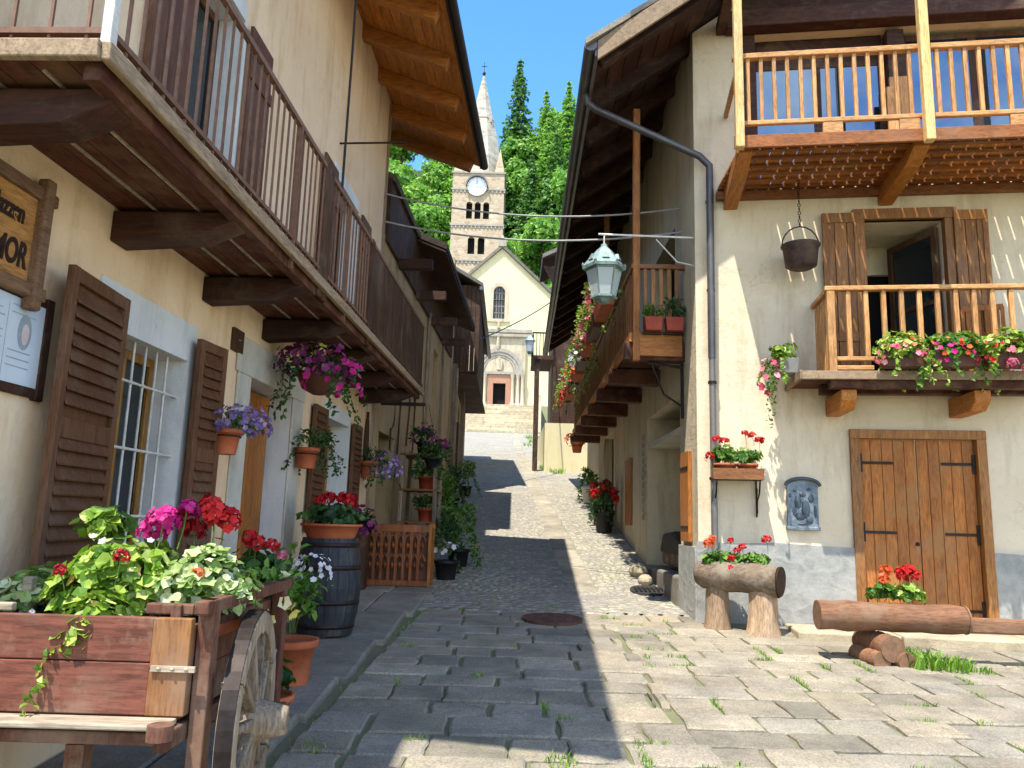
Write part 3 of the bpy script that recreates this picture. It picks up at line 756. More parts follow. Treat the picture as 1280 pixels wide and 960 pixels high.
for (a, b_) in ((4.22, 4.74), (5.68, 6.14), (7.85, 8.36), (9.6, 10.1)):
    mb = MB(LF)
    for k in range(3): mb.box(.03, .06, lerp(a, b_, k/3)+.002, lerp(a, b_, (k+1)/3)-.002, 3.25, 5.35)
    mb.box(.06, .075, a, b_, 3.5, 3.6); mb.box(.06, .075, a, b_, 4.9, 5.0)
    obj('board_shutter', mb, 'w_shutter', H, bevel=.003)
def Lbox(mb, u0, u1, z0, z1, d0, d1, mi=0, r=None): mb.box(d0, d1, u0, u1, z0, z1, mi, r)
def framedpane(root, FR, u0, u1, z0, z1, d, mat='w_winframe', glass='glass', cols=2, w=.06, box=None, name='window', rows=1):
    mb = MB(FR); bx = box
    bx(mb, u0, u0+w, z0, z1, d-.04, d); bx(mb, u1-w, u1, z0, z1, d-.04, d); bx(mb, u0+w, u1-w, z0, z0+w, d-.04, d); bx(mb, u0+w, u1-w, z1-w, z1, d-.04, d)
    for k in range(1, cols):
        u = lerp(u0, u1, k/cols); bx(mb, u-w*.7, u+w*.7, z0+w, z1-w, d-.035, d+.004)
    for k in range(1, rows):
        z = lerp(z0, z1, k/rows); bx(mb, u0+w, u1-w, z-.015, z+.015, d-.03, d-.002)
    f = obj(name, mb, mat, root, bevel=.004, seg=1)
    mb = MB(FR); bx(mb, u0+w*.5, u1-w*.5, z0+w*.5, z1-w*.5, d-.03, d-.022); obj('pane', mb, glass, f)
    return f
w1 = framedpane(H, LF, 4.42, 5.24, 1.22, 2.5, -.22, box=Lbox)
mb = MB(LF)
for u in (4.52, 4.66, 4.8, 4.94, 5.08): mb.tube([(-.06, u, 1.2), (-.06, u, 2.52)], .009, 6)
for z in (1.45, 1.85, 2.25):
    mb.tube([(-.05, 4.4, z), (-.05, 5.26, z)], .009, 6)
    for u in (4.52, 4.66, 4.8, 4.94, 5.08): mb.lathe([(.004, -.018), (.016, -.006), (.016, .006), (.004, .018)], (-.058, u, z), 6)
obj('grille', mb, 'whitebar', w1)
mb = MB(LF); mb.box(0, .012, 4.12, 5.32, 2.5, 2.76); mb.box(0, .012, 5.24, 5.32, 1.2, 2.5); mb.box(0, .012, 4.32, 4.42, 1.2, 2.5); mb.box(-.1, .05, 4.3, 5.34, 1.14, 1.215)
obj('surround', mb, 'reveal', w1)
w2 = framedpane(H, LF, 8.68, 9.75, 1.4, 2.58, -.22, box=Lbox)
mb = MB(LF); mb.box(0, .012, 8.6, 9.83, 2.58, 2.76); mb.box(0, .012, 9.75, 9.83, 1.4, 2.58); mb.box(-.1, .05, 8.58, 9.85, 1.33, 1.395)
obj('surround', mb, 'reveal', w2)
for (a, b_) in ((4.76, 5.62), (8.4, 9.55)):
    f = framedpane(H, LF, a, b_, 3.24, 5.35, -.2, 'w_shutter', box=Lbox, cols=2, name='balcony_door')
    mb = MB(LF); mb.box(0, .01, a-.02, b_+.03, 5.35, 5.5); mb.box(0, .01, b_, b_+.05, 3.24, 5.35); obj('surround', mb, 'reveal', f)
# house door
mb = MB(LF)
for k in range(5): mb.box(-.25, -.205, 6.40+k*.216, 6.40+(k+1)*.216-.004, .32, 2.58)
D = obj('door', mb, 'w_orange_z', H, bevel=.004)
each('ledge', [(-.205, -.185, 6.46, 7.42, z, z+.14) for z in (.45, 1.3, 2.3)], 'w_orange', D, LF)
mb = MB(LF); mb.lathe([(.0, 0), (.02, .005), (.03, .03), (.0, .045)], (-.17, 7.32, 1.25), 8); obj('handle', mb, 'iron', D)
mb = MB(LF); mb.box(.0, .022, 6.1, 6.38, .1, 2.6); mb.box(0, .022, 7.5, 7.82, .1, 2.6); mb.box(0, .024, 6.06, 7.86, 2.6, 2.9); mb.box(-.28, .2, 6.2, 7.7, .1, .33)
obj('stone_surround', mb, 'stonejamb', D, bevel=.01)

# sign, panel, plate
S = thing('wooden_sign', 'carved golden wooden shop sign with dark lettering and grey brown frame', 'sign', LF @ Vector((.05, 3.2, 2.45)))
mb = MB(LF); mb.box(.02, .045, 2.5, 3.5, 2.52, 2.93); obj('board', mb, 'w_sign', S)
mb = MB(LF)
mb.beam((.04, 2.4, 2.48), (.04, 3.6, 2.48), .06, .065); mb.beam((.04, 2.4, 2.95), (.04, 3.6, 2.95), .06, .065)
mb.beam((.06, 3.51, 2.39), (.06, 3.51, 3.03), .06, .065); mb.beam((.06, 2.48, 2.39), (.06, 2.48, 3.03), .06, .065)
obj('frame', mb, 'w_signframe', S, bevel=.012)
def text(name, body, size, mat, parent, fr, u, z, d, align='RIGHT', ext=.003, shear=0):
    c = bpy.data.curves.new(name, 'FONT'); c.body = body; c.size = size; c.align_x = align; c.extrude = ext; c.offset = .004; c.shear = shear
    c.materials.append(M[mat])
    o = bpy.data.objects.new(name, c); COL.objects.link(o); o.parent = parent
    m = fr @ Matrix.Translation((d, u, z)) @ Matrix.Rotation(PI/2, 4, 'Z') @ Matrix.Rotation(PI/2, 4, 'X')
    bpy.context.view_layer.update()
    m = m @ Matrix.Diagonal((.62, 1, 1, 1))
    me = bpy.data.meshes.new_from_object(o.evaluated_get(bpy.context.evaluated_depsgraph_get())); bpy.data.objects.remove(o)
    org = Vector(parent['org']); me.transform(Matrix.Translation(-org) @ m)
    o = bpy.data.objects.new(name, me); COL.objects.link(o); o.parent = parent
    return o
text('lettering', 'dazzen', .125, 'ink', S, LF, 3.40, 2.77, .047, shear=.1)
text('lettering', 'UIMOR', .165, 'ink', S, LF, 3.45, 2.57, .047, shear=.1)
S = thing('information_panel', 'pale blue printed panel with oval portrait in brown wooden frame', 'information board', LF @ Vector((.02, 3.3, 1.98)))
mb = MB(LF); mb.box(.012, .025, 2.5, 3.72, 2.03, 2.46); obj('panel', mb, 'panelwhite', S)
mb = MB(LF)
mb.box(.0, .03, 2.5, 3.72, 2.0, 2.045); mb.box(0, .03, 2.5, 3.72, 2.44, 2.485); mb.box(0, .034, 3.67, 3.725, 1.99, 2.49)
obj('frame', mb, 'w_dark', S, bevel=.005)
mb = MB(LF)
def oval(mb, u, z, a, b, d): mb.add([(d, u+a*math.cos(2*PI*k/20), z+b*math.sin(2*PI*k/20)) for k in range(20)], [tuple(range(20))])
oval(mb, 3.54, 2.29, .048, .085, .0265)
for k in range(9):
    if k in (2, 3, 4, 5): continue
    mb.box(.025, .0258, 3.44, 3.64-U(0, .05), 2.40-k*.035, 2.406-k*.035)
for k in range(10): mb.box(.025, .0258, 3.1, 3.40-U(0, .06), 2.40-k*.033, 2.406-k*.033)
mb.box(.025, .0258, 3.415, 3.418, 2.06, 2.4)
pr = obj('print', mb, 'panelgrey', S)
mb = MB(LF); oval(mb, 3.545, 2.28, .026, .05, .0275); obj('portrait', mb, 'panelpink', S)
S = thing('house_number_plate', 'small square brown wooden plate on ochre wall beside door', 'plate', LF @ Vector((.0, 6.05, 2.78)))
mb = MB(LF); mb.box(0, .03, 5.93, 6.13, 2.74, 2.92); obj('plate', mb, 'w_dark_z', S, bevel=.006)
mb = MB(LF); mb.lathe([(0, 0), (.018, .003), (.0, .012)], (.03, 6.03, 2.83), 8); obj('stud', mb, 'w_grey', S)

# ================================================================== HOUSES 2 and 3 (left, up the lane)
H2 = thing('timber_topped_house', 'shaded tan plastered house with dark timber upper storey behind yellow house', 'house', (-2.2, 15, 1.2))
mb = MB(LF); wall_holes(mb, fn, 11.21, 19.8, -.2, 5.7, [(11.6, 12.9, .4, 2.75, .4), (14.6, 15.5, 3.9, 5.0, .2), (16.9, 17.7, 4.2, 5.2, .2)], .3)
mb.quad((0, 19.8, -.2), (-6, 19.8, -.2), (-6, 19.8, 7.2), (0, 19.8, 7.2))
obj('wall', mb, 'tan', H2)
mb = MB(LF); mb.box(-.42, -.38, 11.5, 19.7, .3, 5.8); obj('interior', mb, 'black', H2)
mb = MB(LF); y = 11.25
while y < 19.8: mb.box(.0, .05, y, y+.17, 5.6, 6.62); y += .18
obj('timber_cladding', mb, 'w_dark_z', H2)
for y in (12.2, 14.0, 15.9, 17.8):
    mb = MB(LF); mb.beam((.05, y, 5.55), (.6, y, 5.55), .14, .16); obj('beam', mb, 'w_dark_x', H2)
mb = MB(LF); mb.prism([(.62, 13.7, 6.36), (-6, 13.7, 9.0), (-6, 13.7, 9.12), (.62, 13.7, 6.48)], (0, 6.3, 0)); mb.prism([(.1, 11.3, 6.58), (-6, 11.3, 9.0), (-6, 11.3, 9.12), (.1, 11.3, 6.7)], (0, 2.4, 0))
rf = obj('roof', mb, 'greyroof', H2)
mb = MB(LF); mb.prism([(.6, 13.72, 6.31), (-.5, 13.72, 6.75), (-.5, 13.72, 6.79), (.6, 13.72, 6.35)], (0, 6.25, 0)); obj('soffit', mb, 'w_dark', rf)
f = framedpane(H2, LF, 14.6, 15.5, 3.9, 5.0, -.15, 'w_dark_z', box=Lbox); f = framedpane(H2, LF, 16.9, 17.7, 4.2, 5.2, -.15, 'w_dark_z', box=Lbox)
each('timber_post', ((.0, .05, 18.2, 18.35, 2.0, 5.7), (.02, .07, 15.75, 15.87, 1.6, 5.7)), 'w_grey_z', H2, LF)
H3 = thing('gallery_house', 'tan house with dark timber gallery jutting over the lane', 'house', (-1.9, 26, 2.8))
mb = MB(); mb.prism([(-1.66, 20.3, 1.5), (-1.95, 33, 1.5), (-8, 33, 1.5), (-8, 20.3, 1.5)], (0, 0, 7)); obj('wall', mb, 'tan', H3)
mb = MB(); y = 21.6
while y < 30:
    mb.box(-1.04-.015*(y-21.6), -1.0-.015*(y-21.6), y, y+.19, 5.6, 7.95); y += .2
x = -1.75
while x < -1.05: mb.box(x, x+.12, 21.55, 21.6, 5.55, 8.1); x += .13
mb.box(-2, -1.02, 21.6, 30, 5.5, 5.6)
g = obj('gallery', mb, 'w_dark_z', H3)
mb = MB(); mb.prism([(-.9, 21.3, 8.0), (-2.2, 21.3, 8.75), (-8, 21.3, 11.5), (-8, 21.3, 11.6), (-2.2, 21.3, 8.87), (-.9, 21.3, 8.1)], (0, 10, 0)); rf = obj('roof', mb, 'losestone', H3)
mb = MB(); mb.box(-1.0, -.9, 21.28, 31, 7.9, 8.0); obj('eave_board', mb, 'zinc', rf)
mb = MB(); mb.box(-1.66, -1.55, 23, 23.9, 2.2, 4.3); obj('door', mb, 'w_dark_z', H3)
f = None
mb = MB(); mb.box(-1.7, -1.6, 26, 26.9, 4.3, 5.2); obj('window', mb, 'w_dark_z', H3)
each('post', [(-1.62, -1.5, y, y+.14, 1.8, 5.6) for y in (20.6, 21.2, 24.6)], 'w_grey_z', H3)
# ================================================================== RIGHT HOUSE
R = thing('rendered_house', 'cream rendered corner house with two timber balconies and brown barn door', 'house', (4.5, 9.5, .45))
fr_ = lambda u, z, d: (u, d, z)
mb = MB(RFm)
RH = [(.72, 5.0, 5.52, 7.55, .35), (1.93, 2.8, 3.12, 5.06, .5), (1.74, 2.99, .5, 2.54, .12)]
wall_holes(mb, fr_, 0, 8.5, -.2, 7.62, RH, .3)
mb.prism([(0, 0, 7.62), (8.5, 0, 7.62), (8.5, 0, 9.5), (5.2, 0, 11.1)], (0, .3, 0))
mb.M = LN
fl = lambda u, z, d: (d, u, z)
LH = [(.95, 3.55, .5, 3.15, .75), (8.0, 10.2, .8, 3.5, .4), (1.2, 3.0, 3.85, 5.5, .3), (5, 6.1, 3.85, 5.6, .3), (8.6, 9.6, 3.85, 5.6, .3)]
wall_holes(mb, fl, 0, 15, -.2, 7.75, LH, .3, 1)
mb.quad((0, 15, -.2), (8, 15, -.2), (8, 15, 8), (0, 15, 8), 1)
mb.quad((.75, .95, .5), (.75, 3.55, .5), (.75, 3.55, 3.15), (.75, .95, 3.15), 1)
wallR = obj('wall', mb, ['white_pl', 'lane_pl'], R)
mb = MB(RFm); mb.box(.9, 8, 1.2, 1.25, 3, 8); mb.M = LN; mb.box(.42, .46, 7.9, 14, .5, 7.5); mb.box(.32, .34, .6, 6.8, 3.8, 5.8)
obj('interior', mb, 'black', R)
mb = MB(RFm)  # a bit of lit plaster seen through the open door
mb.box(1.7, 1.75, .5, 1.2, 3.1, 5.3); mb.box(1.7, 3, 1.1, 1.18, 4.75, 5.3); mb.box(1.7, 3.0, .45, 1.2, 5.12, 5.2)
obj('room_wall', mb, 'white_pl', R)
mb = MB(RFm)
def rub(u0, u1, z1):
    n = max(2, int((u1-u0)/.35)); top = [(lerp(u0, u1, i/n), -.035, z1+U(-.03, .03)) for i in range(n+1)]
    mb.prism([(u0, -.035, -.1), (u1, -.035, -.1)]+top[::-1], (0, .034, 0))
rub(-.02, 1.70, 1.3); obj('stone_base', mb, 'rubble', R)
mb = MB(RFm); rub(3.04, 8.4, 1.3); obj('stone_base', mb, 'rubble', R)
mb = MB(LN); mb.box(-.04, -.001, 0, .92, -.1, 1.25); obj('stone_base', mb, 'rubble', R)
# roof: pitch rises away from the lane; verge overhangs the facade
zR = lambda x: 6.77+.68*(x+1.28)
mb = MB(LN)
def rslab(mb, x0, x1, lo, hi, yf=-.85, yb=15.5, sk=.14):
    vs = []
    for x in (x0, x1):
        for y in (yf-sk*max(0, x), yb):
            for h in (lo, hi): vs.append((x, y, zR(x)+h))
    mb.add(vs, [(0,1,3,2),(4,6,7,5),(0,4,5,1),(2,3,7,6),(1,5,7,3),(0,2,6,4)])
x = -1.42
while x < 5:      # overlapping stone courses
    rslab(mb, x, x+.62, .07+.02, .16, -1.02-U(0, .04)); x += .5
rf = obj('roof', mb, 'losestone', R)
mb = MB(LN); x = -1.28
while x < 5: rslab(mb, x, x+.19, .03, .065, -.94); x += .2
obj('soffit', mb, 'w_dark', rf)
yy = -.74; k = 0
while yy < 15:
    mb = MB(LN); a = -1.25; b = 4.5 if yy < 0 else .1
    mb.beam((a, yy, zR(a)-.07), (b, yy-(.14*b if b > 1 else 0), zR(b)-.07), .13, .18); obj('rafter', mb, 'w_dark_x', rf, bevel=.01); yy += .95
mb = MB(LN); mb.tube([(-1.36, -.97, zR(-1.28)+.02), (-1.36, 15.4, zR(-1.28)-.02)], .075, 10)
mb.box(-1.31, -1.27, -.94, 15.4, zR(-1.28)-.1, zR(-1.28)+.08)
obj('gutter', mb, 'zinc', rf)
mb = MB(RFm)
mb.prism([(-1.1, -1.3, zR(-1.15)-.06), (4.9, -1.3, zR(4.9)-.06), (4.9, -1.3, zR(4.9)+.1), (-1.1, -1.3, zR(-1.15)+.1)], (0, .03, 0)) if False else None
mb = MB(LN); vs = []
for x in (-1.28, 5):
    for dy in (0, .04):
        for h in (-.16, .07): vs.append((x, -.98-.14*max(0, x)+dy, zR(x)+h))
mb.add(vs, [(0,1,3,2),(4,6,7,5),(0,4,5,1),(2,3,7,6),(1,5,7,3),(0,2,6,4)]); obj('verge_board', mb, 'w_greyedge', rf)
# downpipe
mb = MB(); q = LN @ Vector((-1.33, -.05, zR(-1.28)-.05)); e = RFm @ Vector((.17, -.13, 5.76))
mb.tube([q, q+Vector((.02, 0, -.12)), q+Vector((.12, 0, -.2)), e+Vector((-.12, .0, .12)), e, e-Vector((0, 0, .15)), RFm @ Vector((.17, -.09, 3.4))], .044, 10)
d_ = obj('downpipe', mb, 'zinc', R)
mb = MB(RFm); mb.tube([(.17, -.09, 3.4), (.17, -.09, 1.35), (.17, -.09, .95), (.17, -.16, .9)], .038, 10)
lp_ = obj('lower_pipe', mb, 'copperpipe', d_)
for z in (5.3, 4.2, 3.1, 2.0):
    mb = MB(RFm); mb.lathe([(.05, 0), (.05, .03)], (.17, -.09, z), 10); obj('pipe_clip', mb, 'iron', d_)

# upper balcony -----------------------------------------------------------
mb = MB(RFm); u = .455
mb.prism([(.27, -.004, 5.485), (.435, -.004, 5.485), (.435, -1.27, 5.485), (.40, -1.27, 5.485)], (0, 0, .03))
while u < 5.3:
    mb.box(u, u+.119, -1.27, -.004, 5.485, 5.515); u += .1415
UB = obj('balcony', mb, 'w_orange_y', R)
mb = MB(RFm)
y = -.1
while y > -1.2:
    mb.box(.28-.12*y*.8, 5.3, y-.06, y, 5.455, 5.484); y -= .19
obj('underside_slat', mb, 'w_warm', UB)
mb = MB(RFm); mb.box(.3, 5.3, -1.31, -1.275, 5.39, 5.53); obj('front_board', mb, 'w_warm', UB, bevel=.006)
for u in (.42, 2.18, 3.95):
    mb = MB(RFm); mb.prism([(u-.08, 0, 5.24), (u-.08, -.9, 5.30), (u-.08, -1.2, 5.38), (u-.08, -1.2, 5.454), (u-.08, 0, 5.454)], (.16, 0, 0)); obj('bracket_beam', mb, 'w_orange_y', UB, bevel=.012)
mb = MB(RFm); mb.beam((.25, -.05, 5.40), (5, -.05, 5.40), .09, .1); obj('wall_beam', mb, 'w_warm', UB, bevel=.01)
mb = MB(RFm); u = .46
while u < 5.2:
    if not (2.1 < u < 2.3): mb.box(u-.02, u+.02, -1.275, -1.235, 5.70, 6.43)
    u += .135
obj('baluster_row', mb, 'w_rail_z', UB, bevel=.006)
mb = MB(RFm); mb.box(.3, 5.2, -1.295, -1.215, 6.42, 6.48); mb.box(.36, 5.2, -1.28, -1.23, 5.66, 5.71); mb.box(.36, .41, -1.2, -.02, 6.42, 6.48)
for u in (1.2, 1.95, 3.0): mb.box(u, u+.2, -1.275, -1.235, 5.53, 5.66)
obj('handrail', mb, 'w_rail_x', UB, bevel=.008)
for u in (.35, 2.2, 4.1):
    mb = MB(RFm); mb.box(u-.045, u+.045, -1.40, -1.30, 5.36, min(8.7, zR(u)+.02)); obj('post', mb, 'w_pale_z', UB, bevel=.01)
    mb = MB(RFm); mb.beam((u, -1.42, min(8.6, zR(u)-.25)), (u, -.0, min(8.6, zR(u)-.25)), .12, .14); obj('tie_beam', mb, 'w_dark_x', UB, bevel=.01)
# glazing behind it
w = framedpane(R, RFm, .72, 2.3, 5.52, 7.2, .18, 'w_dark_z', 'mirror', cols=2, w=.07, box=lambda mb, a, b, c, d, e, f, mi=0, r=None: mb.box(a, b, e, f, c, d))
w = framedpane(R, RFm, 2.5, 4.98, 5.52, 7.5, .18, 'w_dark_z', 'mirror', cols=3, w=.07, box=lambda mb, a, b, c, d, e, f, mi=0, r=None: mb.box(a, b, e, f, c, d))
mb = MB(RFm); mb.box(2.3, 2.5, -.02, .16, 5.9, 7.5); mb.beam((.4, -.12, 7.64), (5.2, -.12, 7.64), .2, .22); mb.box(.72, 2.3, .16, .19, 7.2, 7.55); mb.box(.55, 5.4, -.06, -.01, 7.53, 9.2); mb.box(.55, .75, -.05, -.002, 5.53, 7.52)
obj('timber_frame', mb, 'w_dark_x', R, bevel=.012)
mb = MB(RFm); mb.box(2.29, 2.52, -.06, -.021, 6.0, 6.85); mb.box(2.24, 2.38, -.1, -.061, 6.0, 6.7); obj('post_foot', mb, 'w_rail_z', R, bevel=.006)
# lower balcony -----------------------------------------------------------
mb = MB(RFm); y = -.76
while y < -.02:
    mb.box(1.02, 3.6, y, y+.145, 3.06, 3.10); y += .15
LB_ = obj('balcony', mb, 'w_deck', R)
mb = MB(RFm); mb.box(1.0, 3.62, -.80, -.765, 3.03, 3.12); mb.box(.985, 1.018, -.8, -.0, 3.03, 3.13); obj('edge_board', mb, 'w_greyedge', LB_, bevel=.006)
mb = MB(RFm); mb.box(1.3, 3.6, -.74, -.62, 2.95, 3.055); mb.box(1.3, 3.6, -.35, -.22, 2.95, 3.055); obj('joist', mb, 'w_deck', LB_, bevel=.008)
for u in (1.5, 2.8):
    mb = MB(RFm); mb.prism([(u-.08, 0, 2.74), (u-.08, -.55, 2.74), (u-.08, -.68, 2.83), (u-.08, -.68, 2.945), (u-.08, 0, 2.945)], (.16, 0, 0)); obj('bracket_beam', mb, 'w_orange_y', LB_, bevel=.014)
mb = MB(RFm); u = 1.52
while u < 3.6:
    mb.box(u-.024, u+.024, -.735, -.69, 3.28, 3.99); mb.prism([(u-.024, -.735, 3.99), (u+.024, -.735, 3.99), (u, -.735, 4.005)], (0, .045, 0)); u += .178
y = -.6
while y < -.05: mb.box(1.33, 1.37, y-.03, y+.03, 3.15, 3.98); y += .085
obj('baluster_row', mb, 'w_rail_z', LB_, bevel=.006)
mb = MB(RFm); mb.box(1.30, 1.38, -.75, -.67, 3.1, 4.0); obj('post', mb, 'w_rail_z', LB_, bevel=.008)
mb = MB(RFm); mb.box(1.28, 3.66, -.755, -.665, 4.0, 4.05); mb.box(1.30, 1.38, -.665, -.01, 4.0, 4.05); mb.box(1.38, 3.55, -.735, -.69, 3.24, 3.285); mb.box(1.38, 1.75, -.73, -.7, 3.14, 3.19)
obj('handrail', mb, 'w_rail_x', LB_, bevel=.008)
# window-door with shutters
mb = MB(RFm)
mb.box(1.84, 1.93, -.05, .06, 3.12, 5.08); mb.box(2.8, 2.89, -.05, .06, 3.12, 5.08); mb.box(1.80, 2.93, -.06, .06, 5.06, 5.19)
BD = obj('balcony_door_frame', mb, 'w_mid_z', R, bevel=.008)
mb = MB(RFm @ Matrix.Translation((2.76, .1, 0)) @ Matrix.Rotation(rad(-68), 4, 'Z'))
mb.box(-.8, -.72, -.02, .02, 3.14, 5.0); mb.box(-.08, 0, -.02, .02, 3.14, 5.0); mb.box(-.72, -.08, -.02, .02, 4.92, 5.0); mb.box(-.72, -.08, -.02, .02, 3.14, 3.35); mb.box(-.72, -.08, -.02, .02, 4.1, 4.16)
lf = obj('open_door_leaf', mb, 'w_dark_z', R, bevel=.004)
mb = MB(RFm @ Matrix.Translation((2.76, .1, 0)) @ Matrix.Rotation(rad(-68), 4, 'Z')); mb.box(-.72, -.08, -.004, .004, 3.35, 4.92); obj('pane', mb, 'glass', lf)
for (a, b_) in ((1.45, 1.86), (2.89, 3.25)):
    mb = MB(RFm); n = 3
    for k in range(n): mb.box(lerp(a, b_, k/n)+.003, lerp(a, b_, (k+1)/n)-.003, -.065, -.035, 3.3, 5.14)
    mb.box(a, b_, -.08, -.066, 5.02, 5.14); mb.box(a, a+.06, -.08, -.066, 3.3, 5.02); mb.box(b_-.06, b_, -.08, -.066, 3.3, 5.02); mb.box(a+.06, b_-.06, -.08, -.066, 3.6, 3.7)
    obj('shutter', mb, 'w_mid_z', R, bevel=.005)
# barn door
mb = MB(RFm)
mb.box(1.66, 1.76, -.05, .08, .5, 2.5); mb.box(2.97, 3.07, -.05, .08, .5, 2.5); mb.box(1.66, 3.07, -.055, .08, 2.5, 2.6)
DR = obj('barn_door', mb, 'w_mid_z', R, bevel=.006)
for (a, b_) in ((1.77, 2.362), (2.368, 2.96)):
    mb = MB(RFm)
    n = 5
    for k in range(n): mb.box(lerp(a, b_, k/n)+.002, lerp(a, b_, (k+1)/n)-.002, .03, .062, .52, 2.495, 0, U(.2, .8))
    L = obj('leaf', mb, 'w_door', DR, bevel=.005)
for z in (.66, 1.46, 2.22):
    for (a, b_, s) in ((1.78, 2.12, 1), (2.62, 2.95, -1)):
        mb = MB(RFm); mb.box(a, b_, .016, .028, z, z+.03); p = a if s > 0 else b_
        mb.box(p-.015, p+.015, .012, .026, z-.09, z+.12); obj('hinge', mb, 'iron', DR)
mb = MB(RFm); mb.M = RFm @ Matrix.Translation((2.33, .03, 1.36)) @ Matrix.Rotation(PI/2, 4, 'X'); mb.lathe([(.022, 0), (.02, .018), (0, .022)], (0, 0, 0), 10); obj('knob', mb, 'iron', DR)
mb = MB(RFm); mb.box(1.66, 3.07, -.1, .1, .40, .51); obj('sill', mb, 'stairstone', DR, bevel=.01)

# lane side: balcony, hatch, shelf, inscription ---------------------------
mb = MB(LN); x = -.62
while x < -.03: mb.box(x, x+.145, .62, 11.5, 3.76, 3.80); x += .15
GB = obj('lane_balcony', mb, 'w_deck', R)
u = .72
while u < 11.5:
    mb = MB(LN); mb.beam((0, u, 3.63), (-.76, u, 3.63), .2, .24, taper=.9); obj('joist', mb, 'w_deck', GB, bevel=.012); u += 1.75
mb = MB(LN); mb.box(-.7, -.64, .6, 11.5, 3.74, 3.86)
mb.box(-.6, -.04, .585, .625, 3.56, 3.86)
obj('edge_board', mb, 'w_orange', GB, bevel=.006)
mb = MB(LN)
for x in (-.5, -.4, -.3, -.2, -.1): mb.box(x-.025, x+.025, .6, .64, 3.86, 4.72)
y = .85
while y < 11.4: mb.box(-.66, -.62, y, y+.05, 3.86, 4.7); y += .2
obj('baluster_row', mb, 'w_mid_z', GB, bevel=.005)
mb = MB(LN); mb.box(-.68, -.0, .58, .66, 4.7, 4.76); mb.box(-.68, -.6, .66, 11.5, 4.7, 4.76); obj('handrail', mb, 'w_mid_x', GB, bevel=.006)
for y in (.62, 4.2, 7.8, 11.4):
    mb = MB(LN); mb.box(-.66, -.57, y-.045, y+.045, 3.5 if y < 1 else 3.8, 6.9); obj('post', mb, 'w_orange_z' if y < 1 else 'w_mid_z', GB, bevel=.008)
mb = MB(LN); mb.box(-.05, .0, .28, .74, 1.3, 2.36)
h_ = obj('hatch_door', mb, 'w_orange_z', R, bevel=.006)
mb = MB(LN)
for z in (1.45, 2.15): mb.box(-.06, -.05, .3, .7, z, z+.03)
obj('hinge', mb, 'iron', h_)
mb = MB(LN); mb.box(-.04, .0, 5.2, 5.95, 1.45, 2.65); obj('hatch_door', mb, 'w_orange_z', R, bevel=.006)
mb = MB(LN)   # arched doorway head
n = 9; pts = [(-.012, 9.1+1.1*math.cos(PI*k/n), 3.0+.75*math.sin(PI*k/n)) for k in range(n+1)]
mb.prism([(-.012, 10.45, .8), (-.012, 10.45, 3.9), (-.012, 7.75, 3.9), (-.012, 7.75, .8), (-.012, 8.0, .8)]+pts[::-1]+[(-.012, 10.2, .8)], (.011, 0, 0))
obj('arch_surround', mb, 'lane_pl', R)
mb = MB(LN); mb.box(.2, .25, 8.05, 10.15, .8, 3.9); obj('dark_door', mb, 'w_dark_z', R)
mb = MB(LN); mb.box(.02, .74, .97, 3.53, 2.68, 2.74); obj('niche_shelf', mb, 'stonejamb', R)
mb = MB(LN)
for k in range(11): mb.box(-.02, -.001, 3.72+U(0, .05), 4.02-U(0, .05), 1.55+k*.13, 1.63+k*.13)
obj('inscription', mb, 'darkstone', R)

# far house at the end of the right-hand row ---------------------------------
F = thing('far_shuttered_house', 'small sunlit yellow house with iron balcony below the church steps', 'house', (2.4, 30, 3.6))
mb = MB(); mb.prism([(1.25, 28.2, 2.5), (6, 28, 2.5), (6, 37, 2.5), (1.2, 37, 2.5)], (0, 0, 2.5)); wl = obj('wall', mb, 'church_pl', F)
mb = MB(); mb.prism([(1.5, 28.2, 5.0), (6, 28, 5.0), (6, 37, 5.0), (1.75, 37, 5.0)], (0, 0, 6.2)); obj('timber_storey', mb, 'w_dark_z', F)
mb = MB(); mb.box(.72, 1.5, 28.1, 30.5, 7.35, 7.5); bb = obj('balcony', mb, 'w_dark', F)
mb = MB(); x = .74
while x < 1.5: mb.box(x, x+.025, 28.1, 28.13, 7.5, 8.35); x += .12
y = 28.2
while y < 30.5: mb.box(.73, .755, y, y+.025, 7.5, 8.35); y += .14
mb.box(.72, 1.5, 28.09, 28.14, 8.33, 8.38); mb.box(.72, .76, 28.1, 30.5, 8.33, 8.38); obj('railing', mb, 'iron', bb)
mb = MB(); mb.prism([(1.0, 27.6, 11.1), (3.2, 27.6, 12.2), (3.2, 27.6, 12.35), (1.0, 27.6, 11.25)], (0, 3, 0)); rf = obj('roof', mb, 'losestone', F)
mb = MB(); mb.prism([(1.03, 27.65, 11.05), (3.2, 27.65, 12.13), (3.2, 27.65, 12.18), (1.03, 27.65, 11.1)], (0, 2.9, 0)); obj('soffit', mb, 'w_dark', rf)
mb = MB(); mb.box(.82, 1.0, 28.2, 28.4, 3.2, 7.35); obj('post', mb, 'w_dark_z', F)
mb = MB(); mb.prism([(1.06, 28.1, 10.95), (1.5, 28.1, 10.95), (1.5, 28.1, 10.1)], (0, .1, 0)); obj('bracket', mb, 'w_dark_z', F)
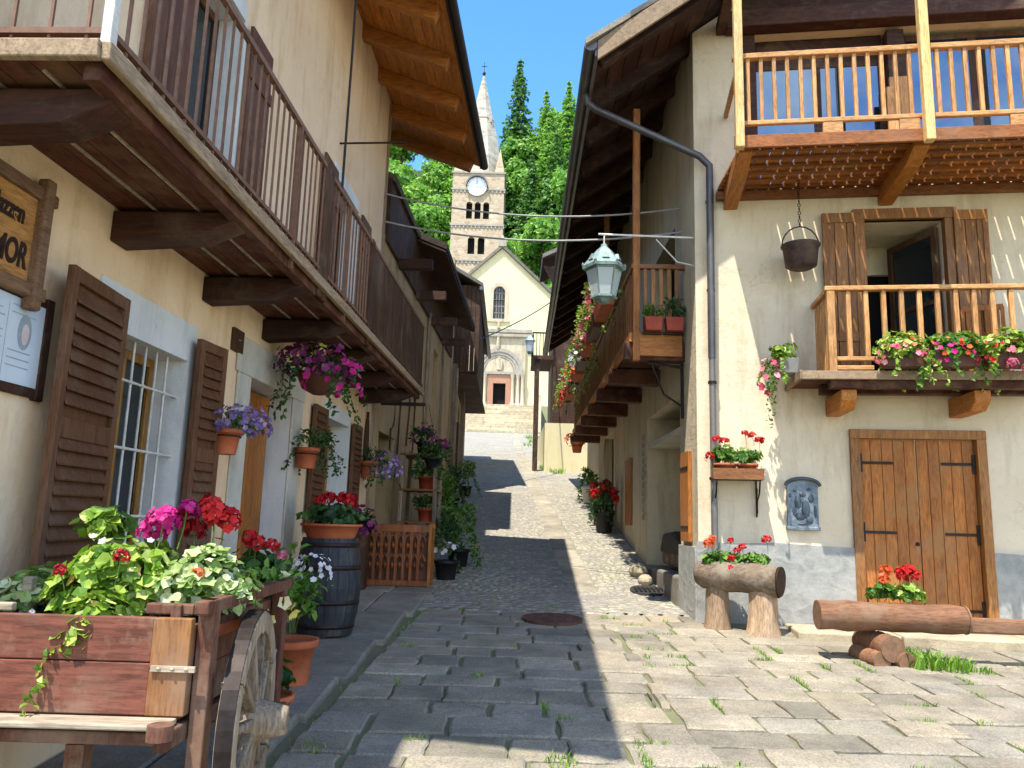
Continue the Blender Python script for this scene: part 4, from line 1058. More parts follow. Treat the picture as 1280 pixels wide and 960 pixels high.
# ================================================================== CHURCH
CH = thing('church', 'pale yellow gabled church with carved stone portal above wide steps', 'church', (-1.2, 68, 10.9))
mb = MB()
xl, xr, ez, ax, az = -6.3, 3.85, 20.5, -1.2, 25.2
CY = 66.
fc = lambda u, z, d: (u, CY+d, z)
wall_holes(mb, fc, xl, xr, 10.4, 20.5, [(-1.85, -.85, 18.75, 20.5, .4), (-1.62, -.55, 10.9, 13.0, .6)], .4)
hw = .5; wz = 21.2
arc = [(-1.35+hw*math.cos(PI*k/8), CY, wz+hw*math.sin(PI*k/8)) for k in range(9)]
mb.prism([(xl, CY, 20.5), (-1.85, CY, 20.5), (-1.85, CY, wz)]+arc[::-1][1:-1]+[(-.85, CY, wz), (-.85, CY, 20.5), (xr, CY, 20.5), (ax, CY, az)], (0, .4, 0))
mb.quad((xr, CY, 10.4), (xr, CY+9, 10.4), (xr, CY+9, 20.5), (xr, CY, 20.5)); mb.quad((xl, CY, 10.4), (xl, CY+9, 10.4), (xl, CY+9, 20.5), (xl, CY, 20.5))
obj('wall', mb, 'church_pl', CH)
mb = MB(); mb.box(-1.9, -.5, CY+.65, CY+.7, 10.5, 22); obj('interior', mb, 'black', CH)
mb = MB(); sl = (az-ez)/(xr-ax)
for s in (-1, 1):
    x1 = ax+s*(xr-ax+.35)
    mb.prism([(ax, CY-.3, az+.02), (x1, CY-.3, az-sl*(xr-ax+.35)+.02), (x1, CY-.3, az-sl*(xr-ax+.35)+.3), (ax, CY-.3, az+.35)], (0, 9.3, 0))
rf = obj('roof', mb, 'losestone', CH)
mb = MB(); mb.box(ax-.35, ax+.35, CY-.35, CY+.3, az+.1, az+.7); mb.lathe([(.3, 0), (.0, .6)], (ax, CY, az+.7), 8); obj('finial', mb, 'darkstone', rf)
mb = MB(); arc2 = [(-1.35+.46*math.cos(PI*k/8), CY+.2, wz+.46*math.sin(PI*k/8)) for k in range(9)]
mb.prism([(-1.81, CY+.2, 18.75), (-.89, CY+.2, 18.75)]+arc2, (0, .05, 0)); w = obj('window', mb, 'glass', CH)
mb = MB()
for u in (-1.58, -1.35, -1.12): mb.box(u-.02, u+.02, CY+.16, CY+.2, 18.75, wz+.4)
for z in (19.3, 19.9, 20.5, 21.1): mb.box(-1.82, -.88, CY+.16, CY+.2, z, z+.05)
obj('grille', mb, 'darkstone', w)
mb = MB(); arco = [(-1.35+.82*math.cos(PI*k/10), CY-.06, wz+.82*math.sin(PI*k/10)) for k in range(11)]; arci = [(-1.35+.5*math.cos(PI*k/10), CY-.06, wz+.5*math.sin(PI*k/10)) for k in range(11)]
for k in range(10): mb.prism([arco[k], arco[k+1], arci[k+1], arci[k]], (0, .06, 0))
mb.box(-2.17, -1.85, CY-.06, CY, 18.7, wz); mb.box(-.85, -.53, CY-.06, CY, 18.7, wz); mb.box(-2.3, -.4, CY-.15, CY, 18.45, 18.72)
obj('surround', mb, 'portalstone', w)
# portal
mb = MB(); mb.box(-3.4, -1.62, CY-.35, CY-.01, 10.7, 17.0); mb.box(-.55, 1.1, CY-.35, CY-.01, 10.7, 17.0); mb.box(-1.62, -.55, CY-.35, CY-.01, 13.0, 17.0)
PT = obj('portal', mb, 'portalstone', CH)
mb = MB(); mb.box(-3.7, 1.45, CY-.62, CY-.36, 17.0, 17.25); mb.box(-6.2, 1.6, CY-.3, CY-.01, 17.45, 17.8); mb.box(-3.3, .9, CY-.5, CY-.36, 14.95, 15.2) if False else None
obj('cornice', mb, 'darkstone', PT, bevel=.04)
mb = MB(); cx, cz = -1.15, 13.95
for (r0, r1, d) in ((2.05, 1.75, .55), (1.75, 1.5, .48), (1.5, 1.3, .42)):
    for k in range(14):
        a = PI*k/14; b = PI*(k+1)/14
        mb.prism([(cx+r0*math.cos(a), CY-d, cz+r0*math.sin(a)), (cx+r0*math.cos(b), CY-d, cz+r0*math.sin(b)), (cx+r1*math.cos(b), CY-d, cz+r1*math.sin(b)), (cx+r1*math.cos(a), CY-d, cz+r1*math.sin(a))], (0, d-.36, 0), 0, U(.2, .8))
mb.box(cx-2.1, cx+2.1, CY-.58, CY-.36, 13.72, 13.94)
obj('archivolt', mb, 'darkstone', PT)
mb = MB(); mb.prism([(cx-.2, CY-.6, 14.1), (cx+.2, CY-.6, 14.1), (cx+.3, CY-.6, 14.9), (cx, CY-.6, 15.3), (cx-.3, CY-.6, 14.9)], (0, .2, 0)); mb.prism([(cx-1.25, CY-.4, cz), (cx+1.25, CY-.4, cz), (cx+.9, CY-.4, cz+.9), (cx, CY-.4, cz+1.25), (cx-.9, CY-.4, cz+.9)], (0, .03, 0))
mb.lathe([(.12, 17.8), (.16, 18.0), (.09, 18.2), (.13, 18.35), (0, 18.6)], (cx-.15, CY-.3, 0), 8)
mb.lathe([(.1, 15.9), (.2, 16.2), (.14, 16.6), (.1, 17.3)], (cx-.15, CY-.5, 0), 8)
obj('carving', mb, 'portalstone', PT)
for x in (-3.2, -2.75, -2.35, .05, .5, .9):
    mb = MB(); mb.lathe([(.22, 10.75), (.22, 11.2), (.14, 11.3), (.13, 13.3), (.2, 13.6), (.22, 13.72)], (x, CY-.5, 0), 10); obj('column', mb, 'portalstone', PT)
mb = MB(); mb.box(-2.05, -1.62, CY-.45, CY-.36, 10.8, 13.7); mb.box(-.55, -.1, CY-.45, CY-.36, 10.8, 13.7); mb.box(-1.62, -.55, CY-.45, CY-.36, 12.95, 13.7)
obj('door_frame', mb, 'chdoor', PT)
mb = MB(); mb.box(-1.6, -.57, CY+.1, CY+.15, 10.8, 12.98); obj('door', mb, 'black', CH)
# steps and churchyard platform
t = thing('church_steps', 'wide pale stone steps rising to the church portal', 'steps', (-1, 62, 8.1))
mb = MB(); n = 13
for k in range(n):
    z = 8.05+(k+1)*2.85/n; y = 60+k*.34
    x = -5.2
    while x < 2.0:
        w = min(U(1.1, 2.0), 2.05-x); mb.box(x, x+w-.012, y, y+.36, z-.5, z, 0, U(0, 1)); x += w
st = obj('step', mb, 'stairstone', t, bevel=.02)
mb = MB(); mb.box(-8, 6, 64.4, 76, 9, 10.9); obj('landing', mb, 'stairstone', t)
mb = MB(); mb.box(2.05, 2.35, 60.2, 64.6, 8, 11.2); mb.box(-5.5, -5.2, 60.2, 64.6, 8, 11.3); obj('side_wall', mb, 'lane_pl', t)
# tower
T = thing('bell_tower', 'Romanesque stone bell tower with clock and pointed stone spire', 'tower', (-4.2, 79, 10.9))
x0, x1, y0, y1 = -6.95, -1.45, 78., 83.5
ft = lambda u, z, d: (u, y0+d, z)
mb = MB()
TH = [(cx_-.32, cx_+.32, 32.7, 34.6, .5) for cx_ in (-5.1, -4.2, -3.3)]+[(cx_-.36, cx_+.36, 28.8, 30.7, .5) for cx_ in (-4.75, -3.7)]
wall_holes(mb, ft, x0, x1, 10, 37.9, TH, .5)
mb.quad((x1, y0, 10), (x1, y1, 10), (x1, y1, 37.9), (x1, y0, 37.9)); mb.quad((x0, y0, 10), (x0, y1, 10), (x0, y1, 37.9), (x0, y0, 37.9)); mb.quad((x0, y1, 10), (x1, y1, 10), (x1, y1, 37.9), (x0, y1, 37.9)); mb.quad((x0, y0, 37.9), (x1, y0, 37.9), (x1, y1, 37.9), (x0, y1, 37.9))
obj('wall', mb, 'towerstone', T)
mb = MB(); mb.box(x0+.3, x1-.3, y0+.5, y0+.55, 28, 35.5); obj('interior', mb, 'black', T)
for (cx_, w, zb, zt) in [(c, .32, 32.7, 34.6) for c in (-5.1, -4.2, -3.3)]+[(c, .36, 28.8, 30.7) for c in (-4.75, -3.7)]:
    mb = MB(); n = 8
    for k in range(n):
        a, b = PI*k/n, PI*(k+1)/n; q = zt-w
        mb.prism([(cx_+w*math.cos(a), y0-.03, q+w*math.sin(a)), (cx_+w*math.cos(a)+.001, y0-.03, zt+.02), (cx_+w*math.cos(b), y0-.03, zt+.02), (cx_+w*math.cos(b), y0-.03, q+w*math.sin(b))], (0, .1, 0))
    o = obj('window_arch', mb, 'towerstone', T)
mb = MB()
for c in (-4.65, -3.75): mb.lathe([(.12, 32.7), (.09, 32.9), (.09, 34.0), (.14, 34.3)], (c, y0+.1, 0), 8)
mb.lathe([(.12, 28.8), (.09, 29), (.09, 30.1), (.14, 30.4)], (-4.22, y0+.1, 0), 8)
obj('colonnette', mb, 'portalstone', T)
for z in (28.0, 31.9, 35.9, 37.8):
    mb = MB(); mb.box(x0-.12, x1+.12, y0-.13, y1, z, z+.2); x = x0
    while x < x1 and z < 37: mb.box(x, x+.16, y0-.1, y0, z-.25, z+.01); x += .42
    obj('string_course', mb, 'darkstone', T)
mb = MB(); tx, ty = (x0+x1)/2, (y0+y1)/2
mb.lathe([(2.75, 37.9), (2.45, 40), (1.9, 43), (1.36, 45.3), (1.15, 46), (.66, 48.3), (.16, 50.7), (.0, 51)], (tx, ty, 0), 8, smooth=False, a0=PI/8)
SP = obj('spire', mb, 'spire', T)
mb = MB(); mb.lathe([(1.4, 45.0), (1.46, 45.2), (1.36, 45.4)], (tx, ty, 0), 8, smooth=False, a0=PI/8)
for a in (PI/4, 3*PI/4, 5*PI/4, 7*PI/4): mb.box(tx+math.cos(a)*1.35-.16, tx+math.cos(a)*1.35+.16, ty+math.sin(a)*1.35-.16, ty+math.sin(a)*1.35+.16, 44.7, 45.7)
obj('ledge', mb, 'darkstone', SP)
mb = MB(); mb.lathe([(0, 50.9), (.16, 51.05), (.2, 51.2), (.12, 51.4), (0, 51.45)], (tx, ty, 0), 8); mb.box(tx-.03, tx+.03, ty-.03, ty+.03, 51.4, 52.6); mb.box(tx-.3, tx+.3, ty-.03, ty+.03, 52.05, 52.12)
obj('cross', mb, 'iron', SP)
for (px, py) in ((x0+.55, y0+.55), (x1-.55, y0+.55), (x0+.55, y1-.55), (x1-.55, y1-.55)):
    mb = MB(); mb.lathe([(.75, 37.95), (.6, 38.6), (.0, 41.0)], (px, py, 0), 4, smooth=False, a0=PI/4); obj('pinnacle', mb, 'towerstone', T)
mb = MB(); mb.M = Matrix.Translation((-4.35, y0-.16, 36.25)) @ Matrix.Rotation(PI/2, 4, 'X'); mb.lathe([(1.04, 0), (1.04, .1), (0, .12)], (0, 0, 0), 32, smooth=False); CK = obj('clock', mb, 'clockface', T)
mb = MB(); mb.M = Matrix.Translation((-4.35, y0-.29, 36.25)); mb.box(-.04, .04, -.02, 0, -.1, .75); mb.beam((0, -.01, 0), (.5, -.01, -.12), .02, .09)
for k in range(12):
    a = k*PI/6; mb.beam((math.sin(a)*.85, 0, math.cos(a)*.85), (math.sin(a)*1.02, 0, math.cos(a)*1.02), .02, .05)
obj('clock_hand', mb, 'panelgrey', CK)
mb = MB(); mb.M = Matrix.Translation((-4.35, y0-.1, 36.25))
for k in range(14):
    a = PI*k/14; b = PI*(k+1)/14
    mb.prism([(1.06*math.cos(a), -.5, 1.06*math.sin(a)), (1.06*math.cos(b), -.5, 1.06*math.sin(b)), (1.18*math.cos(b), -.5, 1.18*math.sin(b)), (1.18*math.cos(a), -.5, 1.18*math.sin(a))], (0, .5, 0))
obj('clock_hood', mb, 'zinc', CK)

# ================================================================== TREES
def quads(mb, P, N, S, asp=.7):
    """leaf-clump faces at P with normals N, half size S"""
    n = len(P); N = N/np.linalg.norm(N, axis=1, keepdims=True)
    h = RNG.normal(size=(n, 3)); a = np.cross(N, h); a /= np.linalg.norm(a, axis=1, keepdims=True); b = np.cross(N, a)
    S = S[:, None]
    c = np.stack([P-a*S*1.0, P-b*S*asp+N*S*.25, P+a*S*1.0, P+b*S*asp+N*S*.25], 1).reshape(-1, 3)
    o = len(mb.V); mb.V += [tuple(v) for v in c.tolist()]
    mb.F += [(o+4*i, o+4*i+1, o+4*i+2, o+4*i+3) for i in range(n)]
    mb.R += RNG.uniform(0, 1, n).tolist(); mb.S += [False]*n; mb.I += [0]*n
def conifer(mb, tr, Ht, Rb, dens, drop=.35, s=.3, seedskew=0):
    tr.tube([(0, 0, 0), (.1, 0, Ht*.4), (0, .05, Ht*.75), (0, 0, Ht*.99)], [Ht*.016, Ht*.011, Ht*.005, .03], 8)
    z = Ht*.06; Ps = []; Ns = []; Ss = []
    while z < Ht*.985:
        f = 1-z/Ht; r = Rb*(f**.85)*U(.75, 1.1)+.15; nb = max(4, int(5+6*f)); a0 = U(0, 6)
        for k in range(nb):
            a = a0+2*PI*k/nb+U(-.3, .3); L = r*U(.65, 1.2)
            d = np.array([math.cos(a), math.sin(a), 0]); sd = np.array([-math.sin(a), math.cos(a), 0])
            e = d*L+np.array([0, 0, -drop*L+.08*L])
            if f > .15 and k % 2 == 0: tr.tube([(0, 0, z), tuple(np.array([0, 0, z])+e*.9)], [.05, .015], 4)
            m = int(dens*L)+3; t = RNG.uniform(.12, 1.03, m)
            P = np.array([0, 0, z])+d*(t*L)[:, None]+sd*(RNG.uniform(-1, 1, m)*.34*L*(1.08-t*.75))[:, None]
            P[:, 2] += -drop*L*t**1.4+.1*L*t+RNG.uniform(-.28, .1, m)
            N = RNG.normal(size=(m, 3))*.55+np.array([0, 0, .8])+d*.4
            Ps.append(P); Ns.append(N); Ss.append(RNG.uniform(.6, 1.25, m)*s*(1-.35*(z/Ht)))
        z += Ht*.021*U(.8, 1.2)+.12
    quads(mb, np.concatenate(Ps), np.concatenate(Ns), np.concatenate(Ss))
def broadleaf(mb, tr, Ht, Rb, n, s=.32, narrow=1.0):
    tr.tube([(0, 0, 0), (.15, .1, Ht*.3), (-.1, 0, Ht*.6), (0, .1, Ht*.85)], [Ht*.02, Ht*.015, Ht*.008, .04], 8)
    lobes = []
    for k in range(17):
        z = Ht*U(.2, .93); f = math.sin(PI*min(1, max(.05, (z/Ht-.05)/.95)))**.7
        a = U(0, 2*PI); q = Rb*f*U(.2, .8); c = np.array([math.cos(a)*q, math.sin(a)*q, z]); lobes.append((c, Rb*U(.3, .55)*(.6+.4*f)))
        tr.tube([(0, 0, z*.6), tuple((np.array([0, 0, z*.75])+c)/2), tuple(c)], [.12, .07, .03], 5)
    Ps = []; Ns = []
    for c, r in lobes:
        m = int(n/len(lobes)*(r/Rb/.42)**2); d = RNG.normal(size=(m, 3)); d /= np.linalg.norm(d, axis=1, keepdims=True)
        q = r*RNG.uniform(.55, 1.06, m)*(1+.25*np.sin(d[:, 0]*6+c[0]*3)*np.sin(d[:, 2]*7+c[2]))
        P = c+d*q[:, None]*np.array([1, 1, .85*narrow]); Ps.append(P); Ns.append(d+RNG.normal(size=(m, 3))*.5+np.array([0, 0, .3]))
    P = np.concatenate(Ps); quads(mb, P, np.concatenate(Ns), RNG.uniform(.6, 1.3, len(P))*s)
def mktree(name, label, kind, Ht, Rb, arg, leafm, s, loc):
    root = thing(name, label, 'tree', loc, 'trees on the hillside behind the church', world=False)
    mb = MB(); tr = MB(); mb.r = None
    (conifer if kind == 'c' else broadleaf)(mb, tr, Ht, Rb, arg, s=s)
    obj('trunk', tr, 'bark', root); obj('crown', mb, leafm, root); return root
GT = 'trees on the hillside behind the church'
LBL = {'s': 'dark green spruce standing among brighter trees on the steep slope', 'l': 'pale green feathery larch on the steep slope behind the church', 'b': 'bright green broadleaf tree on the steep slope behind the church'}
def base(x, y): return (x, y, hz(x, y)-.5)
sp1 = mktree('spruce_tree', 'tallest dark spruce rising against blue sky right of the spire', 'c', 31, 5.6, 9, 'leaf_conifer', .42, base(-.2, 114))
sp2 = mktree('spruce_tree', LBL['s'], 'c', 24, 5.0, 9, 'leaf_conifer', .42, base(-10, 112))
la1 = mktree('larch_tree', 'tall bright green larch in front of sky beside the dark roof', 'c', 28, 5.6, 10, 'leaf_larch', .42, base(7.6, 112))
la2 = mktree('larch_tree', LBL['l'], 'c', 24, 5.6, 9, 'leaf_larch', .42, base(4.3, 108))
br1 = mktree('broadleaf_tree', LBL['b'], 'b', 17, 5.2, 8500, 'leaf_ash', .34, base(-15, 100))
br2 = mktree('broadleaf_tree', LBL['b'], 'b', 20, 6.0, 9500, 'leaf_larch', .36, base(10.5, 103))
random.seed(21)
PROT = {'s': [sp1, sp2], 'l': [la1, la2], 'b': [br1, br2]}
spots = []
for (y, x0_, x1_, st) in ((90, -24, 16, 4.2), (97, -25, 17, 4.4), (105, -27, 19, 4.6), (114, -30, 21, 5.0), (124, -32, 24, 5.6), (135, -34, 26, 6.2)):
    x = x0_
    while x < x1_:
        spots.append((x+U(-1.2, 1.2), y+U(-2.2, 2.2))); x += st*U(.85, 1.2)
for (x, y) in spots:
    r = x/y
    left = r < -.03
    k = random.choices('slb', (.2, .25, .55) if left else (.2, .32, .48))[0]
    pr = random.choice(PROT[k]); h0 = {sp1: 31, sp2: 24, la1: 28, la2: 24, br1: 17, br2: 20}[pr]
    zb = hz(x, y)
    # crown line seen in the photograph: lower at left, high at right
    tip = y*(.545 if r < -.055 else .40 if r < -.012 else .54 if r < .03 else .60)+1.5
    h = min(h0*U(.8, 1.1), tip-zb)
    if h < 5: continue
    dup(pr, base(x, y), U(0, 6.28), h/h0, label=LBL[k], group=GT)
random.seed(99)
# ================================================================== CART
C_ = thing('hay_cart', 'old red painted wooden cart with spoked wheel used as flower stand', 'cart', (-1.7, 3.7, .2)); CART = Vector((.07, -.2, .02))
x0, x1, y0, y1 = -2.28, -1.215, 3.16, 4.3
mb = MB()
for k, (a, b) in enumerate(((.745, .925), (.929, 1.085))): mb.box(x0, x1-.14, y0, y0+.03, a, b)
obj('front_board', mb, 'w_red', C_, bevel=.004)
mb = MB()
mb.box(x1-.14, x1, y0-.006, y0+.03, .745, .905); mb.box(x1-.14, x1, y0-.006, y0+.03, .909, 1.085)
obj('corner_board', mb, 'w_corner', C_, bevel=.004)
mb = MB(); mb.box(x1-.13, x1+.03, y0-.018, y0-.007, .9, .92)
for k in range(3): mb.lathe([(.008, -.0), (.006, .006), (0, .008)], (x1-.1+k*.05, y0-.02, .91), 6)
obj('strap', mb, 'w_grey', C_)
mb = MB()
for (a, b) in ((.745, .89), (.895, 1.06)): mb.box(x1-.03, x1, y0+.034, y1, a, b); mb.box(x0, x0+.03, y0+.034, y1, a, b); mb.box(x0+.03, x1-.03, y1-.03, y1, a, b)
obj('side_board', mb, 'w_redside', C_, bevel=.004)
mb = MB()
for (px, py) in ((x1+.035, y0+.07), (x1+.035, y1-.15)): mb.box(px-.03, px+.03, py-.035, py+.035, .5, 1.15)
mb.box(x1+.008, x1+.062, y0-.02, y1, 1.10, 1.15)
mb.box(x1-.2, x1-.02, y0+.05, y0+.09, 1.09, 1.13); mb.box(x1-.1, x1-.06, y0+.035, y0+.06, 1.0, 1.13)
obj('side_post', mb, 'w_redside', C_, bevel=.006)
mb = MB()
mb.box(x0-.05, x0+.23, y0+.1, y0+.13, 1.12, 1.16); mb.box(x0+.02, x0+.06, y0+.06, y0+.1, 1.0, 1.16); mb.box(x0+.1, x0+.38, y0+.03, y0+.06, 1.09, 1.12); mb.box(x0+.3, x0+.34, y0+.2, y0+.24, .9, 1.2)
obj('head_rail', mb, 'w_grey', C_, bevel=.006)
mb = MB(); mb.box(x0-.1, x1-.02, y0-.12, y0-.005, .722, .743); obj('ledge', mb, 'w_grey', C_, bevel=.006)
mb = MB(); mb.box(x0-.1, x1-.03, y0-.05, y0+.03, .655, .70); mb.box(x1-.05, x1-.0, y0-.13, y1, .655, .72); mb.box(x0, x0+.05, y0, y1, .6, .72); mb.lathe([(.045, 0), (.045, .05)], (x1-.025, y0-.13, .70), 10)
obj('under_frame', mb, 'w_redside', C_, bevel=.008)
mb = MB(); mb.box(x0+.03, x1-.03, y0+.03, y1-.03, .745, .76); obj('floor_board', mb, 'w_redside', C_)
mb = MB(); mb.tube([(x0-.2, 3.78, .62), (x1+.2, 3.78, .62)], .045, 10)
for px in (-2.1, -1.7): mb.box(px, px+.07, 3.3, 3.37, .14, .6)
obj('axle', mb, 'w_redside', C_)
# wheel: rim of felloes, spokes, hub, iron tyre
wx, wy, wz, wr = -1.12, 3.6, .63, .435
Wm = Matrix.Translation((wx, wy, wz)) @ Matrix.Rotation(rad(7), 4, 'Z') @ Matrix.Rotation(rad(90), 4, 'Y')
mb = MB(Wm)
n = 6
for k in range(n):
    a0, a1 = 2*PI*k/n+.012, 2*PI*(k+1)/n-.012; m = 6; vs = []; fs = []
    for j in range(m+1):
        a = lerp(a0, a1, j/m)
        for (r, z) in ((wr-.085, -.033), (wr-.005, -.035), (wr-.005, .035), (wr-.085, .033)): vs.append((r*math.cos(a), r*math.sin(a), z))
    for j in range(m):
        for q in range(4): fs.append((4*j+q, 4*j+(q+1) % 4, 4*j+4+(q+1) % 4, 4*j+4+q))
    fs += [(0, 1, 2, 3), (4*m+3, 4*m+2, 4*m+1, 4*m)]
    mb.add(vs, fs)
WH = obj('wheel', mb, 'w_grey_z', C_, bevel=.005)
for k in range(10):
    a = 2*PI*k/10+.2; mb = MB(Wm)
    mb.beam((.06*math.cos(a), .06*math.sin(a), .02), ((wr-.07)*math.cos(a), (wr-.07)*math.sin(a), .0), .032, .045, taper=.8); obj('spoke', mb, 'w_grey_z', WH, bevel=.005)
mb = MB(Wm); mb.lathe([(.05, -.12), (.07, -.1), (.085, -.03), (.09, .02), (.075, .08), (.055, .16), (.03, .165), (.03, .12)], (0, 0, 0), 16); obj('hub', mb, 'w_grey_z', WH)
mb = MB(Wm); mb.lathe([(wr-.004, -.03), (wr+.006, -.03), (wr+.006, .03), (wr-.004, .03)], (0, 0, 0), 40, smooth=False, cap=False); obj('tyre', mb, 'iron', WH)

C_.location = Vector(C_.location)+CART
# ------------------------------------------------------------------ plants in and round the cart
def boxpot(root, L, W, Hh, mat='terracotta', taper=.85):
    mb = MB(); a, b = L/2, W/2
    vs = [(-a*taper, -b*taper, 0), (a*taper, -b*taper, 0), (a*taper, b*taper, 0), (-a*taper, b*taper, 0), (-a, -b, Hh), (a, -b, Hh), (a, b, Hh), (-a, b, Hh),
          (-a+.012, -b+.012, Hh), (a-.012, -b+.012, Hh), (a-.012, b-.012, Hh), (-a+.012, b-.012, Hh), (-a+.02, -b+.02, Hh-.03), (a-.02, -b+.02, Hh-.03), (a-.02, b-.02, Hh-.03), (-a+.02, b-.02, Hh-.03)]
    mb.add(vs, [(3,2,1,0),(0,1,5,4),(1,2,6,5),(2,3,7,6),(3,0,4,7),(4,5,9,8),(5,6,10,9),(6,7,11,10),(7,4,8,11),(8,9,13,12),(9,10,14,13),(10,11,15,14),(11,8,12,15)], False, 0, .5)
    p = obj('planter_box', mb, mat, root, bevel=.004, seg=1)
    mb = MB(); mb.quad((-a+.02, -b+.02, Hh-.03), (a-.02, -b+.02, Hh-.03), (a-.02, b-.02, Hh-.03), (-a+.02, b-.02, Hh-.03)); obj('soil', mb, 'soil', p)
    return p
def roundpot(root, r0, r1, h, mat='terracotta'):
    p = obj('pot', pot_mesh(r0, r1, h), mat, root)
    mb = MB(); mb.lathe([(0, h*.88), (r1*.95, h*.88)], (0, 0, 0), 16); obj('soil', mb, 'soil', p); return p
P = thing('flower_box', 'terracotta box of bright green geraniums with magenta blooms in the cart', 'planter', Vector((-1.68, 3.5, .73))+CART, world=False)
boxpot(P, .55, .26, .26)
bush(P, (.03, 0, .40), .25, .24, .24, 1300, .056, 'leaf_bright', trail=0)
bush(P, (.06, -.27, .30), .13, .09, .15, 330, .05, 'leaf_bright', name='trailing_foliage', trail=8, zmin=-.9)
bush(P, (-.1, .04, .66), .13, .12, .10, 150, .06, 'leaf_bright', name='top_foliage')
umbels(P, [(.18, -.02, .70), (.24, .06, .74), (.12, .02, .66)], .06, 'p_magenta', 26)
umbels(P, [(.10, -.18, .56), (-.12, -.2, .5)], .035, 'p_crimson', 18, 'red_blossoms'); singles(P, (.0, 0, .4), .3, .27, .3, 10, .02, 'p_white', 'white_blossoms')
P = thing('flower_box', 'terracotta box of variegated pale leaves with red blooms at the cart corner', 'planter', Vector((-1.39, 3.56, .77))+CART, world=False)
boxpot(P, .36, .26, .26)
bush(P, (.03, 0, .36), .25, .24, .20, 1400, .048, 'leaf_varieg')
umbels(P, [(.06, .02, .70), (.1, .05, .66), (.02, .08, .72)], .065, 'p_red', 26); umbels(P, [(-.08, .05, .66), (-.05, .1, .62)], .06, 'p_crimson', 22, 'dark_blossoms'); umbels(P, [(.10, -.2, .46)], .035, 'p_orange', 18, 'orange_blossoms')
P = thing('flower_pot', 'black pot of low pale leaves at the left end of the cart', 'flower pot', Vector((-2.0, 3.5, .86))+CART, world=False)
roundpot(P, .1, .13, .2, 'blackplastic'); bush(P, (0, 0, .25), .17, .17, .12, 260, .045, 'leaf_varieg')
P = thing('flower_pot', 'terracotta pot of yellow petunias hanging over the cart wheel', 'flower pot', (-1.24, 4.08, .86), world=False)
roundpot(P, .1, .13, .2); bush(P, (.02, 0, .22), .18, .19, .15, 300, .05, 'leaf_mid', 'leaf'); singles(P, (.05, -.02, .2), .18, .19, .15, 16, .032, 'p_yellow')
P = thing('flower_pot', 'tall terracotta pot of pink and red flowers behind the cart wheel', 'flower pot', (-1.62, 5.05, gz(5.05)+.03), world=False)
roundpot(P, .15, .2, .32); bush(P, (0, 0, .62), .28, .28, .38, 420, .09, 'leaf_dark'); umbels(P, [(.05, -.1, 1.02), (-.02, .0, 1.05), (.14, -.05, 1.0)], .07, 'p_red', 22)
umbels(P, [(.25, -.05, .72), (.22, -.1, .95)], .045, 'p_pink', 16, 'pink_blossoms')
P = thing('flower_pot', 'terracotta pot of tall green plant with small white flowers beside barrel', 'flower pot', (-1.52, 5.75, gz(5.75)+.03), world=False)
roundpot(P, .14, .18, .3); bush(P, (0, 0, .56), .26, .3, .36, 420, .08, 'leaf_mid', 'leaf'); singles(P, (.12, -.05, .78), .14, .14, .12, 40, .022, 'p_white'); umbels(P, [(-.05, -.1, .78), (-.1, 0, .7)], .035, 'p_red', 14, 'red_blossoms')
P = thing('flower_pot', 'low orange terracotta pot with dark leaves on pavement by the wheel', 'flower pot', (-1.36, 4.72, gz(4.72)+.03), world=False)
roundpot(P, .10, .14, .2); bush(P, (0, 0, .28), .15, .15, .15, 110, .08, 'leaf_dark'); umbels(P, [(.06, -.04, .5)], .03, 'p_pink', 12)

# wall pots
def wallring(root, r, z):
    mb = MB(); mb.tube([(r*math.cos(2*PI*k/14), r*math.sin(2*PI*k/14), z) for k in range(15)], .006, 5); mb.tube([(-r, 0, z), (-r-.07, 0, z-.02)], .008, 5); return obj('ring', mb, 'iron', root)
P = thing('wall_pot', 'terracotta pot of lilac petunias on the ochre wall left of the house door', 'flower pot', (-2.06, 5.62, 1.90), world=False)
roundpot(P, .075, .1, .18); wallring(P, .1, .13); bush(P, (.05, .1, .22), .18, .2, .12, 150, .05, 'leaf_mid', 'leaf'); singles(P, (.08, .08, .23), .2, .27, .14, 150, .026, 'p_lilac')
P = thing('wall_pot', 'orange pot with dark green drooping leaves left of the second window', 'flower pot', (-2.0, 7.65, 1.93), world=False)
roundpot(P, .08, .11, .2); wallring(P, .11, .14); bush(P, (.06, .0, .24), .22, .2, .15, 220, .055, 'leaf_dark', 'leaf', trail=7)
P = thing('wall_pot', 'orange pot of pale lilac trailing flowers at the far corner of the ochre house', 'flower pot', (-1.88, 10.35, 1.98), world=False)
roundpot(P, .08, .12, .22); wallring(P, .12, .15); bush(P, (.1, .0, .22), .22, .22, .2, 200, .055, 'leaf_dark', 'leaf', trail=8); singles(P, (.22, 0, .12), .22, .22, .24, 120, .026, 'p_lilac')
